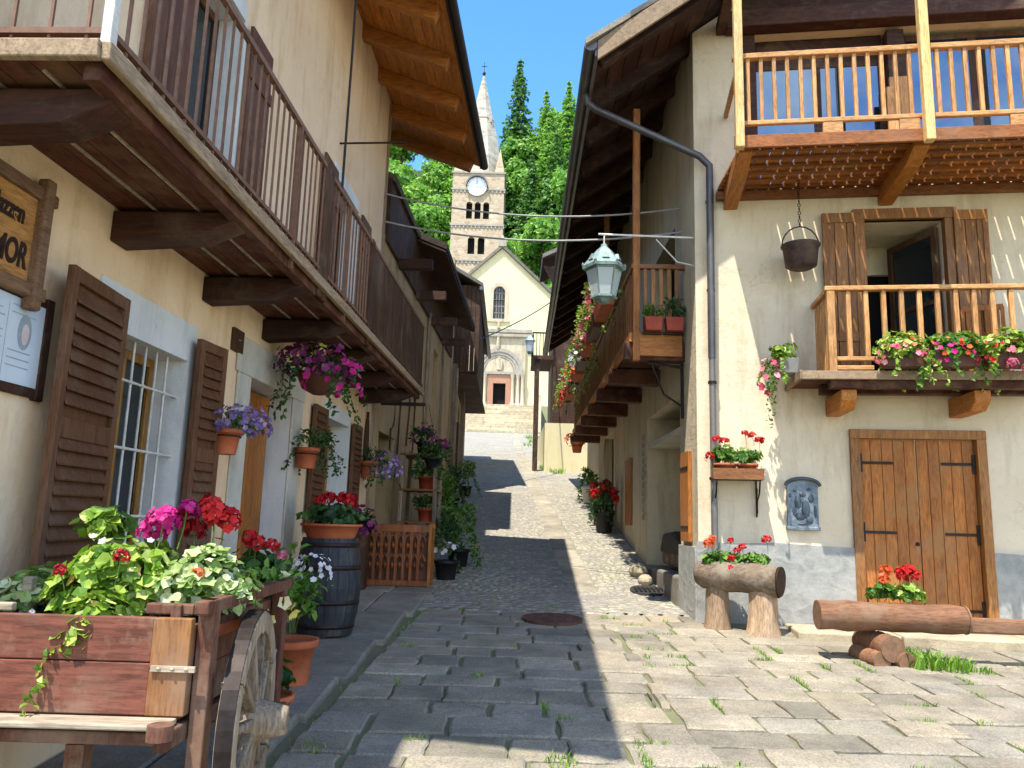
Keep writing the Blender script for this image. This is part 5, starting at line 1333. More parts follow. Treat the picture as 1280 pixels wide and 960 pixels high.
# hanging basket
P = thing('hanging_basket', 'hanging basket of pink and purple petunias under the left balcony', 'hanging basket', (-1.74, 6.9, 2.55), world=False)
mb = MB(); mb.lathe([(.05, 0), (.15, .05), (.2, .16), (.21, .18), (.19, .18)], (0, 0, 0), 16); obj('basket', mb, 'brownplastic', P)
mb = MB()
for k in range(3):
    a = k*2.1; mb.tube([(.2*math.cos(a), .2*math.sin(a), .18), (0, 0, .5)], .004, 4)
mb.tube([(0, 0, .5), (0, 0, .62)], .006, 5); obj('chain', mb, 'rope', P)
bush(P, (0, 0, .22), .34, .36, .24, 420, .06, 'leaf_dark', 'leaf', trail=8)
singles(P, (-.06, -.02, .26), .32, .34, .24, 120, .036, 'p_purple'); singles(P, (.14, -.1, .12), .26, .28, .24, 60, .036, 'p_magenta', 'magenta_blossoms'); singles(P, (-.02, -.05, .34), .12, .2, .12, 9, .045, 'p_yellow', 'pale_blossoms')
# barrel and its planter
BX, BY = -1.66, 7.45; bz = gz(BY)+.045
B_ = thing('wooden_barrel', 'tall dark blue grey wooden barrel standing against the ochre house', 'barrel', (BX, BY, bz), world=False)
n = 18
mb = MB()
prof = [(.245, 0), (.285, .2), (.305, .42), (.30, .5), (.285, .66), (.255, .86)]
for k in range(n):
    a0, a1 = 2*PI*k/n+.006, 2*PI*(k+1)/n-.006; vs = []
    for (r, z) in prof:
        for (a, q) in ((a0, r), ((a0+a1)/2, r*1.006), (a1, r), ((a0+a1)/2, r-.03)): vs.append((q*math.cos(a), q*math.sin(a), z))
    fs = []
    for j in range(len(prof)-1):
        for q in range(4): fs.append((4*j+q, 4*j+(q+1) % 4, 4*j+4+(q+1) % 4, 4*j+4+q))
    fs += [(3, 2, 1, 0), tuple(4*(len(prof)-1)+q for q in range(4))]
    mb.add(vs, fs, False)
mb.lathe([(0, .8), (.25, .8)], (0, 0, 0), 18)
obj('stave', mb, 'w_barrel', B_)
mb = MB()
for (r, z) in ((.262, .06), (.296, .27), (.298, .58), (.267, .78)): mb.lathe([(r, z), (r+.004, z), (r+.004, z+.04), (r-.002, z+.04)], (0, 0, 0), 24, cap=False)
obj('hoop', mb, 'iron', B_)
P = thing('round_planter', 'wide terracotta bowl of red geraniums on top of the barrel', 'planter', (BX, BY, bz+.86), world=False)
roundpot(P, .22, .27, .13, 'terracotta'); bush(P, (0, 0, .18), .32, .3, .15, 260, .085, 'leaf_dark'); umbels(P, [(.12, -.1, .36), (.16, -.02, .34), (-.1, -.1, .34), (-.06, .05, .36)], .075, 'p_red', 26)
# lattice planter
L_ = thing('lattice_planter', 'orange brown slatted wooden planter screen standing across the pavement', 'planter screen', (-1.5, 10.75, gz(10.75)), world=False)
mb = MB()
n = 8
for k in range(n):
    xa = -.40+k*.1; mb.box(xa-.02, xa+.02, -.012, .012, .08, .74)
    for z in (.30, .56):
        mb.lathe([(.0, -.05), (.035, 0), (0, .05)], (xa+.05, 0, z), 4, smooth=False)
    mb.beam((xa, 0, .62), (xa+.05, 0, .72), .02, .02); mb.beam((xa+.1, 0, .62), (xa+.05, 0, .72), .02, .02)
    mb.beam((xa, 0, .36), (xa+.05, 0, .46), .02, .02); mb.beam((xa+.1, 0, .36), (xa+.05, 0, .46), .02, .02)
obj('slat_panel', mb, 'w_lattice', L_, bevel=.003, seg=1)
each('rail', ((-.47, .47, -.025, .025, .74, .84), (-.47, .47, -.025, .025, .03, .1)), 'w_lattice', L_, None, .006)
for xa in (-.47, .43):
    mb = MB(); mb.box(xa, xa+.045, -.035, .035, .0, .86); mb.box(xa, xa+.045, .4, .46, 0, .86); mb.box(xa+.005, xa+.04, .035, .4, .1, .8); obj('post', mb, 'w_orange_z', L_, bevel=.006)
mb = MB(); mb.box(-.42, .42, .06, .38, .1, .7); obj('inner_box', mb, 'brownplastic', L_)
P = thing('flower_pot', 'black pot of dark purple petunias at the left end of the lattice screen', 'flower pot', (-1.95, 10.4, gz(10.4)+.75), world=False)
roundpot(P, .1, .13, .18, 'blackplastic'); bush(P, (0, 0, .15), .2, .2, .2, 140, .06, 'leaf_dark', 'leaf'); singles(P, (0, -.05, .12), .22, .2, .25, 45, .045, 'p_purple')
mb = MB(); mb.box(-.12, .12, -.12, .12, -.74, -.0); obj('plinth', mb, 'w_dark_z', P)
# green pots right of the screen
for i, (x, y, h, lm, lb) in enumerate(((-.86, 11.35, .55, 'leaf_dark', 'bushy dark green pot plant at the lane edge beside the lattice screen'), (-.75, 12.2, .75, 'leaf_mid', 'tall loose green pot plant further up the lane edge'), (-1.25, 15.2, .8, 'leaf_mid', 'pale green climbing plant low on the shaded tan wall'), (-1.3, 18.2, .6, 'leaf_dark', 'dark bushy pot plant against the far end of the tan wall'), (-1.15, 20.6, .7, 'leaf_mid', 'farthest green pot plant at the foot of the gallery house'))):
    P = thing('potted_shrub', lb, 'pot plant', (x, y, gz(y)), world=False)
    roundpot(P, .13, .17, .26, 'blackplastic'); bush(P, (0, 0, .26+h*.5), .25, .25, h*.62, 380, .08, lm, 'leaf', trail=4)
    if i == 0: singles(P, (.0, -.12, .42), .2, .16, .1, 9, .04, 'p_white')
# shelf rack with pots
K = thing('plant_rack', 'rough wooden shelf rack for flower pots against the shaded tan wall', 'plant rack', (-1.42, 12.7, gz(12.7)), world=False)
for (x, y) in ((-.28, -.45), (.28, -.45), (-.28, .45), (.28, .45)):
    mb = MB(); mb.beam((x, y, 0), (x*.9, y, 1.75), .06, .06); obj('post', mb, 'w_grey_z', K, bevel=.006)
for z in (.55, 1.05, 1.6):
    mb = MB(); mb.box(-.3, .3, -.5, .5, z, z+.03); obj('shelf', mb, 'w_mid_x', K, bevel=.004)
for (x, y, z, pm, lm, fl, lb) in ((.12, -.25, .58, 'redplastic', 'leaf_dark', None, 'red pot of dark leaves on the lowest rack shelf'), (.1, -.2, 1.08, 'redplastic', 'leaf_dark', None, 'red pot of dense dark leaves on the middle rack shelf'), (.1, .3, 1.08, 'terracotta', 'leaf_mid', None, 'terracotta pot of lighter leaves at the back of the middle rack shelf'), (.05, -.25, 1.63, 'blackplastic', 'leaf_dark', 'p_purple', 'black pot of purple flowers on the top rack shelf')):
    P = thing('flower_pot', lb, 'flower pot', (-1.42+x, 12.7+y, gz(12.7)+z), world=False)
    roundpot(P, .1, .13, .2, pm); bush(P, (0, 0, .28), .22, .2, .17, 150, .08, lm, 'leaf')
    if fl: singles(P, (0, 0, .3), .24, .22, .2, 26, .04, fl)
P = thing('hanging_pot', 'dark hanging pot of drooping green plant beside the rack', 'hanging basket', (-1.15, 11.6, 2.22), world=False)
roundpot(P, .08, .13, .14, 'blackplastic'); bush(P, (0, 0, .2), .28, .26, .2, 260, .08, 'leaf_dark', 'leaf', trail=6); singles(P, (.05, 0, .34), .2, .2, .1, 22, .04, 'p_purple')
mb = MB(); mb.tube([(.1, 0, .14), (0, 0, .5), (-.1, 0, .14)], .004, 4); mb.tube([(0, 0, .5), (-.1, .05, .95)], .005, 4); mb.beam((-.15, .05, .95), (-.85, .05, .95), .04, .05); obj('hanger', mb, 'iron', P)
# old tools on the tan wall
def tool(name, label, u, z, fnb, mats):
    t = thing(name, label, 'farm tool', LF @ Vector((.05, u, z)), 'old farm tools hung on the tan wall')
    mb = MB(LF @ Matrix.Translation((.05, u, z))); fnb(mb, 0); obj('handle', mb, mats[0], t)
    mb = MB(LF @ Matrix.Translation((.05, u, z))); fnb(mb, 1); obj('head', mb, mats[1], t)
def rake(mb, k):
    if k == 0: mb.tube([(0, 0, -.8), (.02, .05, .8)], .018, 6)
    else:
        mb.beam((.02, -.25, .8), (.02, .35, .82), .04, .05)
        for i in range(6): mb.tube([(.02, -.2+i*.1, .8), (.05, -.2+i*.1, .7)], .008, 5)
def scythe(mb, k):
    if k == 0: mb.tube([(0, 0, -.7), (.02, .05, 0), (0, .02, .7)], .018, 6)
    else:
        for i in range(7): mb.beam((.0, i*.1, .7-.012*i*i), (.0, i*.1+.1, .7-.012*(i+1)**2), .015, .07-.007*i)
def yoke(mb, k):
    if k == 0: mb.tube([(0, -.5, -.15), (.03, -.3, .1), (.03, 0, 0), (.03, .3, .1), (0, .5, -.15)], [.03, .05, .045, .05, .03], 8)
    else:
        for s in (-.3, .3): mb.tube([(0, s-.1, .05), (0, s-.1, -.35), (0, s, -.45), (0, s+.1, -.35), (0, s+.1, .05)], .016, 6)
def fork(mb, k):
    if k == 0: mb.tube([(0, 0, -.9), (0, .06, .55)], .017, 6)
    else:
        for s in (-.12, 0, .12): mb.tube([(0, .06, .5), (0, .06+s, .62), (0, .06+s*1.1, .95)], .012, 5)
def sickle(mb, k):
    if k == 0: mb.tube([(0, 0, -.45), (0, 0, -.1)], .018, 6)
    else: mb.tube([(0, .02*0+.28*math.sin(i*.35), -.1+.28*(1-math.cos(i*.35))) for i in range(8)], [.016-.0016*i for i in range(8)], 5)
tool('hay_rake', 'wooden hay rake hung upright on the shaded tan wall', 12.9, 3.3, rake, ('w_dark_z', 'w_dark'))
tool('scythe', 'scythe with curved blade hung on the shaded tan wall', 13.7, 3.4, scythe, ('w_dark_z', 'iron'))
tool('ox_yoke', 'curved wooden ox yoke hung high on the tan wall', 12.2, 3.75, yoke, ('w_dark', 'w_dark_z'))
tool('hay_fork', 'three pronged hay fork hung on the shaded tan wall', 14.4, 3.3, fork, ('w_dark_z', 'iron'))
tool('sickle', 'small curved sickle hung on the tan wall below the yoke', 12.25, 2.95, sickle, ('w_dark_z', 'iron'))
t = thing('wooden_paddle', 'long oval brown wooden paddle hung at the corner of the ochre wall', 'farm tool', LF @ Vector((.02, 10.72, 2.4)))
mb = MB(LF); mb.prism([(.01, 10.72+.1*math.sin(k*PI/8), 2.42+.42*math.cos(k*PI/8)) for k in range(16)], (.03, 0, 0)); obj('blade', mb, 'w_dark_z', t, bevel=.006)
mb = MB(LF); mb.lathe([(.02, 0), (.02, .08)], (.025, 10.72, 2.83), 8); obj('knob', mb, 'w_dark_z', t)

# ================================================================== RIGHT SIDE THINGS
# lantern on an arm
def shr(mb):
    for i, v in enumerate(mb.V): mb.V[i] = (1.07+(v[0]-1.07)*.88, 9+(v[1]-9)*.88, 4.84+(v[2]-4.84)*.9)
t = thing('street_lantern', 'green metal street lantern with pale glass hung over the lane', 'lantern', (1.07, 9.0, 4.0))
lx, ly = 1.07, 9.0
mb = MB(); mb.tube([(2.28, 8.98, 4.93), (1.0, 9.0, 4.95)], .013, 6); mb.tube([(2.28, 8.98, 4.55), (1.95, 8.98, 4.62), (1.7, 8.99, 4.9)], .01, 6); mb.tube([(lx, ly, 4.95), (lx, ly, 4.82)], .01, 6); obj('arm', mb, 'whitebar', t)
mb = MB(); n = 6
mb.lathe([(.295, 4.46), (.305, 4.50), (.20, 4.62), (.10, 4.74), (.05, 4.78), (.04, 4.82), (.0, 4.84)], (lx, ly, 0), 6, smooth=False)
for k in range(6):
    a = k*PI/3; mb.lathe([(.0, 4.5), (.025, 4.515), (.0, 4.56)], (lx+.29*math.cos(a), ly+.29*math.sin(a), 0), 5)
    am = a+PI/6; mb.M = Matrix.Translation((lx+.19*math.cos(am), ly+.19*math.sin(am), 4.585)) @ Matrix.Rotation(am, 4, 'Z'); mb.prism([(0, -.05, -.02), (0, .05, -.02), (-.03, 0, .07)], (.05, 0, 0)); mb.M = Matrix.Identity(4)
shr(mb); obj('roof', mb, 'lampgreen', t)
mb = MB(); mb.lathe([(.15, 4.08), (.235, 4.45)], (lx, ly, 0), 6, smooth=False); shr(mb); obj('glass', mb, 'lampglass', t)
mb = MB()
for k in range(6):
    a = k*PI/3; c, s_ = math.cos(a), math.sin(a); mb.beam((lx+.155*c, ly+.155*s_, 4.08), (lx+.24*c, ly+.24*s_, 4.46), .016, .016)
mb.lathe([(.155, 4.05), (.185, 4.06), (.185, 4.085), (.155, 4.09)], (lx, ly, 0), 6, smooth=False); mb.lathe([(.0, 3.98), (.07, 4.0), (.12, 4.05), (.15, 4.06)], (lx, ly, 0), 6, smooth=False); mb.lathe([(.235, 4.44), (.255, 4.44), (.255, 4.47), (.235, 4.47)], (lx, ly, 0), 6, smooth=False)
shr(mb); obj('frame', mb, 'lampgreen', t)
t = thing('street_lantern', 'small distant street lantern fixed to the iron balcony near the church', 'lantern', (.62, 28, 7.6))
mb = MB(); mb.lathe([(.1, 7.6), (.17, 8.0)], (.62, 28, 0), 6, smooth=False); obj('glass', mb, 'lampglass', t)
mb = MB(); mb.lathe([(.22, 8.0), (.1, 8.16), (.0, 8.26)], (.62, 28, 0), 6, smooth=False); mb.tube([(.62, 28, 8.2), (.75, 28.1, 8.3)], .015, 5); mb.lathe([(.05, 7.5), (.11, 7.6)], (.62, 28, 0), 6); obj('roof', mb, 'lampgreen', t)
# overhead cables
def cable(p0, p1, sag, r, mat, label):
    p0, p1 = Vector(p0), Vector(p1); mb = MB(); mb.tube([p0.lerp(p1, k/16)-Vector((0, 0, sag*4*(k/16)*(1-k/16))) for k in range(17)], r, 5)
    tag(obj('overhead_cable', mb, mat, None, origin=p0), label, 'cable', 'overhead cables across the lane')
cable(LF @ Vector((.02, 11.0, 6.25)), LN @ Vector((-.0, .9, 5.65)), .22, .013, 'cable', 'highest pale overhead cable crossing the lane below the clock')
cable(LF @ Vector((.02, 11.1, 5.85)), LN @ Vector((-.0, .8, 5.28)), .2, .014, 'cable', 'lower pale overhead cable crossing the lane above the lantern')
cable((-1.02, 22, 6.6), (1.4, 28.2, 9.6), .1, .02, 'darkcable', 'thin dark slanting cable in front of the yellow church gable')
# cauldron
t = thing('hanging_cauldron', 'sooty copper cauldron hung on a chain below the upper balcony', 'cauldron', RFm @ Vector((1.14, -.34, 4.4)))
q = RFm @ Matrix.Translation((1.14, -.34, 0))
mb = MB(q); mb.lathe([(.0, 4.375), (.12, 4.38), (.17, 4.41), (.195, 4.62), (.215, 4.64), (.215, 4.655), (.19, 4.65), (.16, 4.43), (0, 4.41)], (0, 0, 0), 24); obj('bowl', mb, 'cauldron', t)
mb = MB(q); mb.tube([(.205*math.cos(a), 0, 4.64+.24*math.sin(a)) for a in [PI*k/10 for k in range(11)]], .008, 6)
z = 4.88
for k in range(12):
    e = (.014, .004) if k % 2 else (.004, .014)
    mb.tube([(e[0]*math.cos(a), e[1]*math.sin(a), z+.025+.024*math.sin(a+PI/4*0)*1 if False else z+.024*(1+math.sin(a))) for a in [2*PI*j/8 for j in range(9)]], .005, 4); z += .047
obj('chain', mb, 'iron', t)
# cast plaque
t = thing('cast_wall_plaque', 'arched blue grey cast relief plaque on the sunlit cream wall', 'plaque', RFm @ Vector((1.13, -.02, 1.48)))
mb = MB(RFm); arc = [(1.13+.165*math.cos(PI*k/10), -.05, 1.95+.07*math.sin(PI*k/10)) for k in range(11)]
mb.prism([(.965, -.05, 1.5), (1.295, -.05, 1.5)]+arc, (0, .049, 0)); mb.box(.95, 1.31, -.06, -.0, 1.47, 1.51); obj('back_plate', mb, 'pewter', t, bevel=.006)
mb = MB(RFm)
for (u, z, a, b) in ((1.0, 1.85, .02, .03), (1.26, 1.68, .02, .08), (1.14, 1.54, .09, .015), (1.05, 1.9, .03, .015), (1.2, 1.92, .03, .02), (1.08, 1.78, .05, .09), (1.16, 1.7, .06, .12), (1.22, 1.82, .04, .06), (1.1, 1.62, .07, .05), (1.2, 1.58, .05, .05), (1.13, 1.86, .05, .03), (1.04, 1.68, .03, .07)):
    mb.M = RFm @ Matrix.Translation((u, -.05, z)) @ Matrix.Diagonal((a*.8, .009, b*.9, 1)); mb.lathe([(0, -1), (.7, -.7), (1, 0), (.7, .7), (0, 1)], (0, 0, 0), 10)
obj('relief', mb, 'darkpewter', t)
mb = MB(RFm); pts = [(1.13+.185*math.cos(PI*k/10), -.07, 1.955+.085*math.sin(PI*k/10)) for k in range(11)]; mb.tube(pts, .02, 6); obj('hood', mb, 'darkpewter', t)
# bracket planter with red geraniums
def wm(u, d, z): return RFm @ Vector((u, d, z))
t = thing('bracket_shelf', 'iron scroll bracket shelf fixed to the corner of the cream house', 'shelf', wm(.4, -.2, 2.0))
mb = MB(RFm); mb.box(.14, .68, -.32, -.02, 2.0, 2.018); obj('shelf', mb, 'iron', t)
mb = MB(RFm); mb.box(.14, .68, -.33, -.32, 2.0, 2.12); mb.box(.67, .68, -.32, -.02, 2.0, 2.12); mb.box(.14, .15, -.32, -.02, 2.0, 2.12); obj('guard', mb, 'w_mid_x', t)
for u in (.18, .64):
    mb = MB(RFm); mb.tube([(u, -.02, 1.6), (u, -.02, 2.0)], .01, 6); mb.tube([(u, -.3, 2.0), (u, -.22, 1.85), (u, -.08, 1.78), (u, -.03, 1.62)], .009, 6)
    for zz in (1.68, 1.78, 1.88): mb.tube([(u, -.05+.03*math.cos(a), zz+.045*math.sin(a)) for a in [2*PI*j/10 for j in range(11)]], .007, 5)
    obj('scroll_bracket', mb, 'iron', t)
for i, (u, lb) in enumerate(((.28, 'terracotta pot of red geraniums at the left of the bracket shelf'), (.52, 'terracotta pot of red geraniums at the right of the bracket shelf'))):
    P = thing('flower_pot', lb, 'flower pot', wm(u, -.17, 2.02), world=False)
    roundpot(P, .075, .105, .16); bush(P, (0, 0, .24), .17, .15, .13, 130, .075, 'leaf_mid')
    umbels(P, [(-.1, -.05, .42), (-.02, -.08, .40), (-.2, -.12, .22)] if i == 0 else [(-.02, -.02, .50), (.05, -.05, .47), (.14, -.03, .42)], .055, 'p_red', 22)
# log trough bench
Lg = thing('log_planter', 'hollowed grey log trough raised on two stumps against the corner wall', 'planter', (2.5, 8.5, gz(8.5)))
a_, b_ = Vector((2.08, 8.66, 1.0)), Vector((2.80, 8.16, .965))
ax_ = (b_-a_).normalized(); sd_ = ax_.cross(Vector((0, 0, 1))).normalized(); up_ = sd_.cross(ax_)
mb = MB(); n = 18; vs = []; fs = []; m = 12
for i in range(m+1):
    p = a_.lerp(b_, i/m); r = .17*(1+.04*math.sin(i*1.7))*(1-.25*max(0, 1-i/1.5)**2)
    for k in range(n):
        a = 2*PI*k/n; h = r*(1+.05*math.sin(3*a+i)); v = p+sd_*(math.cos(a)*h)+up_*(math.sin(a)*h*(.8 if math.sin(a) > 0 else 1)); vs.append(v)
for i in range(m):
    for k in range(n): fs.append((i*n+k, i*n+(k+1) % n, (i+1)*n+(k+1) % n, (i+1)*n+k))
fs.append(tuple(reversed(range(n))))
mb.add(vs, fs, True); obj('log', mb, 'w_bark', Lg)
mb = MB(); e = b_+ax_*.004; ring = [e+sd_*(math.cos(2*PI*k/n)*.172)+up_*(math.sin(2*PI*k/n)*.17*(.8 if math.sin(2*PI*k/n) > 0 else 1)) for k in range(n)]
mb.prism(ring, ax_*.012); obj('cut_end', mb, 'w_hollow', Lg)
for (x, y, r) in ((2.26, 8.55, .12), (2.66, 8.28, .15)):
    mb = MB(); z0_ = gz(y)-.02; mb.lathe([(r*1.25, 0), (r*1.08, .08), (r*.95, .25), (r*.9, .45)], (x, y, z0_), 14); 
    for i, v in enumerate(mb.V): mb.V[i] = (v[0]+.012*math.sin(i*2.3), v[1]+.012*math.cos(i*1.7), v[2])
    obj('stump', mb, 'w_stump', Lg)
P = thing('geranium_bed', 'red geraniums growing in the hollow of the log trough by the corner', 'flowers', (2.45, 8.47, 1.08), world=False)
bush(P, (-.16, .05, .06), .2, .12, .12, 150, .075, 'leaf_mid'); bush(P, (.16, -.04, .05), .2, .12, .1, 120, .07, 'leaf_mid', name='foliage')
umbels(P, [(-.24, .06, .27), (-.28, .06, .22)], .06, 'p_orange', 22, 'orange_blossoms'); umbels(P, [(-.06, .0, .26), (.0, -.03, .15), (-.08, -.1, .08), (.06, -.02, .2), (.3, -.08, .28), (-.1, -.14, -.02)], .05, 'p_red', 20)
# log rail with flowers
Lr = thing('log_rail', 'thick brown log planter rail resting on stacked short logs', 'log rail', (3.5, 7.15, gz(7.15)))
def log(p0, p1, r, mat, endmat, nm):
    p0, p1 = Vector(p0), Vector(p1); d = (p1-p0).normalized(); mb = MB()
    mb.tube([p0.lerp(p1, k/10) for k in range(11)], [r*(1+.045*math.sin(k*2.1+p0.x)-.004*k) for k in range(11)], 18, caps=False, jit=.045); o = obj(nm, mb, mat, Lr)
    for p, s in ((p0, -1), (p1, 1)):
        mb = MB(); mb.tube([p-d*.01*s, p+d*.002*s], r*.985, 18); obj('cut_end', mb, endmat, o)
log((2.80, 7.2, .735), (4.08, 7.12, .735), .128, 'w_log', 'w_logend', 'main_log')
log((3.30, 7.42, .50), (3.36, 6.98, .49), .115, 'w_log', 'w_logend', 'support_log')
log((3.2, 7.34, .395), (3.26, 6.98, .385), .085, 'w_log', 'w_logend', 'support_log'); log((3.42, 7.36, .395), (3.47, 6.96, .385), .085, 'w_log', 'w_logend', 'support_log')
mb = MB(); mb.beam((4.08, 7.13, .69), (6.6, 6.95, .69), .12, .13); obj('thin_rail', mb, 'w_log', Lr, bevel=.02)
for x in (5.9,):
    mb = MB(); mb.lathe([(.11, -.05), (.1, .28)], (x, 7.0, gz(7.0)), 14); obj('rail_stump', mb, 'w_stump', Lr)
P = thing('geranium_bed', 'bright red geraniums planted along the top of the thick brown log', 'flowers', (3.5, 7.18, .86), world=False)
bush(P, (-.12, .03, .07), .16, .1, .11, 120, .075, 'leaf_mid'); bush(P, (.12, .03, .07), .16, .1, .11, 120, .075, 'leaf_bright', name='foliage')
umbels(P, [(-.08, 0, .27), (-.1, .0, .2)], .055, 'p_orange', 22, 'orange_blossoms'); umbels(P, [(.06, 0, .26), (.13, 0, .28), (.1, .04, .22), (.18, -.03, .24)], .06, 'p_red', 24)
# flower boxes on the lower balcony
for i, (u, lb, cols) in enumerate(((1.98, 'brown flower box with pink blooms, left one hung on the lower balcony', ('p_pink', 'p_orange')), (2.46, 'brown flower box of green leaves and magenta blooms, middle one on the lower balcony', ('p_magenta', 'p_orange')), (2.95, 'brown flower box of red trailing geraniums, right one on the lower balcony', ('p_red', 'p_pink')))):
    P = thing('flower_box', lb, 'planter', wm(u, -.90, 3.13), 'flower boxes along the lower balcony', AR, world=False)
    boxpot(P, .46, .17, .15, 'brownplastic'); bush(P, (0, -.04, .19), .3, .18, .2, 480, .058, 'leaf_bright' if i != 1 else 'leaf_mid', trail=9, zmin=-.7)
    singles(P, (-.05, -.1, .10), .27, .14, .16, 40, .028, cols[0]); singles(P, (.08, -.08, .17), .24, .14, .14, 24, .026, cols[1], 'other_blossoms')
    if i == 2: umbels(P, [(.0, -.1, .02), (.15, -.12, -.03), (.24, -.1, -.02)], .07, 'p_pink', 26, 'hanging_blossoms')
P = thing('flower_box', 'grey box with trailing green leaves hung on the left side of the lower balcony', 'planter', wm(.93, -.45, 3.14), None, AR, world=False)
boxpot(P, .2, .3, .16, 'greyplanter'); bush(P, (-.06, 0, .2), .17, .2, .18, 240, .06, 'leaf_bright', trail=5); singles(P, (-.2, -.1, -.12), .1, .12, .3, 22, .04, 'p_pink')
mb = MB(); 
for k in range(9):
    p = Vector((-.14+U(-.05, .05), U(-.2, .2), .1)); L = U(.25, .7)
    for j in range(int(L/.035)):
        p = p+Vector((U(-.016, .008), U(-.012, .012), -.035)); leaf(mb, p, rdir(-1), rdir(-1), U(.03, .06), .03)
obj('trailing_vine', mb, 'leaf_mid', P)
# chair on the balcony
t = thing('wooden_chair', 'small orange slatted wooden chair on the lower balcony', 'chair', wm(3.02, -.35, 3.1), None, AR-.3, world=False)
mb = MB(); [mb.box(-.2, .2, -.2+k*.082, -.13+k*.082, .40, .42) for k in range(5)]; obj('seat', mb, 'w_orange', t)
mb = MB(); [mb.box(-.16+k*.09, -.11+k*.09, .19, .21, .45, .82) for k in range(4)]; mb.box(-.2, .2, .185, .215, .82, .88); obj('backrest', mb, 'w_orange_z', t)
for (x, y, h) in ((-.18, -.18, .4), (.18, -.18, .4), (-.19, .2, .85), (.19, .2, .85)):
    mb = MB(); mb.box(x-.018, x+.018, y-.018, y+.018, 0, h); obj('leg', mb, 'w_orange_z', t)
# lane balcony: flower boxes
def lm_(x, y, z): return LN @ Vector((x, y, z))
AN = -math.atan(.0155)
for i in range(8):
    u = 1.5+i*1.25
    lf_ = ['leaf_brown', 'leaf_bright', 'leaf_brown', 'leaf_bright', 'leaf_bright', 'leaf_varieg', 'leaf_bright', 'leaf_brown'][i]
    lb = ['nearest lane balcony box, reddish trailing leaves beside the orange post', 'second lane balcony box, yellow green leaves below the lantern', 'third lane balcony box, faded brown and pink trailing plants', 'fourth lane balcony box, bright yellow green leaves', 'fifth lane balcony box, bright leaves with orange flowers', 'sixth lane balcony box, pale variegated leaves', 'seventh lane balcony box, bright green with red flowers', 'farthest lane balcony box, red flowers at its end'][i]
    P = thing('flower_box', lb, 'planter', lm_(-.93, u, 4.34), 'flower boxes along the lane balcony', AN, world=False)
    boxpot(P, .2, 1.1, .18, 'brownplastic' if i % 2 else 'terracotta'); bush(P, (-.06, 0, .22), .22, .6, .22, 620, .07, lf_, 'leaf', trail=4)
    singles(P, (-.1, 0, .12), .16, .55, .2, 34, .045, ['p_pink', 'p_pink', 'p_pink', 'p_white', 'p_orange', 'p_pink', 'p_red', 'p_red'][i])
for i, (x, lb) in enumerate(((-.42, 'left red planter with small green plant on the end of the lane balcony'), (-.16, 'right red planter with taller dark plant on the end of the lane balcony'))):
    P = thing('flower_pot', lb, 'flower pot', lm_(x, .50, 3.86), None, AN, world=False)
    boxpot(P, .23, .16, .17, 'redplastic'); bush(P, (0, 0, .22+.05*i), .13, .1, .12+.06*i, 110, .06, 'leaf_dark' if i else 'leaf_mid', 'leaf')
    mb = MB(); mb.box(-.12, .12, .02, .1, -.03, 0); obj('hook', mb, 'iron', P)
# pots by the arched doorway
for i, (x, y, lb, fc_, r) in enumerate(((-.35, 6.7, 'dark pot of red geraniums nearest the arched doorway', 'p_red', .2), (-.3, 7.6, 'dark tub of deep red flowers standing second before the arched doorway', 'p_crimson', .22), (-.3, 10.9, 'pale pot of green plant beyond the arched doorway', None, .18))):
    q = lm_(x, y, 0); P = thing('flower_tub', lb, 'flower pot', (q.x, q.y, gz(q.y)+.01), world=False)
    roundpot(P, r*.75, r, .42, 'blackplastic' if i < 2 else 'stonejamb'); bush(P, (0, 0, .6), r*1.25, r*1.25, .3, 260, .1, 'leaf_dark' if i < 2 else 'leaf_mid', 'leaf', trail=3)
    if fc_: umbels(P, [(U(-.25, .2), U(-.3, .2), U(.55, .98)) for k in range(12)], .085, fc_, 18)
P = thing('wall_pot', 'terracotta wall pot of orange red flowers beyond the last balcony joists', 'flower pot', lm_(-.42, 13.6, 3.45), None, AN, world=False)
roundpot(P, .12, .17, .3); wallring(P, .17, .2); bush(P, (0, 0, .36), .25, .28, .22, 160, .09, 'leaf_mid', 'leaf'); singles(P, (-.05, -.1, .36), .28, .3, .26, 40, .06, 'p_orange')
# things in the niche
t = thing('covered_log_stack', 'dark covered heap stored in the wall niche of the lane', 'heap', lm_(.36, 2.3, .95))
mb = MB(LN)
for k in range(7): mb.tube([(.1, 1.5+k*.2, 1.02), (.66, 1.5+k*.2, 1.02)], .095, 8)
obj('log', mb, 'w_bark', t)
mb = MB(LN); mb.prism([(.08, 1.35, 1.08), (.08, 1.5, 1.28), (.08, 2.0, 1.40), (.08, 2.7, 1.36), (.08, 2.95, 1.08)], (.6, 0, 0)); obj('cover', mb, 'steelcover', t, bevel=.05)
t = thing('stone_step', 'small pale stone step at the foot of the lane niche', 'step', lm_(-.1, 3.4, .8))
mb = MB(LN); mb.box(-.05, .7, .97, 3.53, .45, .86); obj('slab', mb, 'slabstrip', t, bevel=.03)
for i, (x, y, r, lb) in enumerate(((-.22, 3.0, .15, 'pale boulder at the foot of the niche, larger of two'), (-.2, 2.5, .11, 'small pale boulder at the foot of the niche'))):
    q = lm_(x, y, 0); t = MB(Matrix.Translation((q.x, q.y, gz(q.y)+r*.5)) @ Matrix.Diagonal((1, 1.3, .8, 1)))
    t.lathe([(0, -r), (r*.7, -r*.75), (r*1.02, -r*.2), (r*.9, r*.35), (r*.5, r*.8), (0, r*.92)], (0, 0, 0), 9, smooth=False)
    tag(obj('boulder', t, 'stairstone', None, origin=q+Vector((0, 0, gz(q.y))), bevel=.02), lb, 'stone')
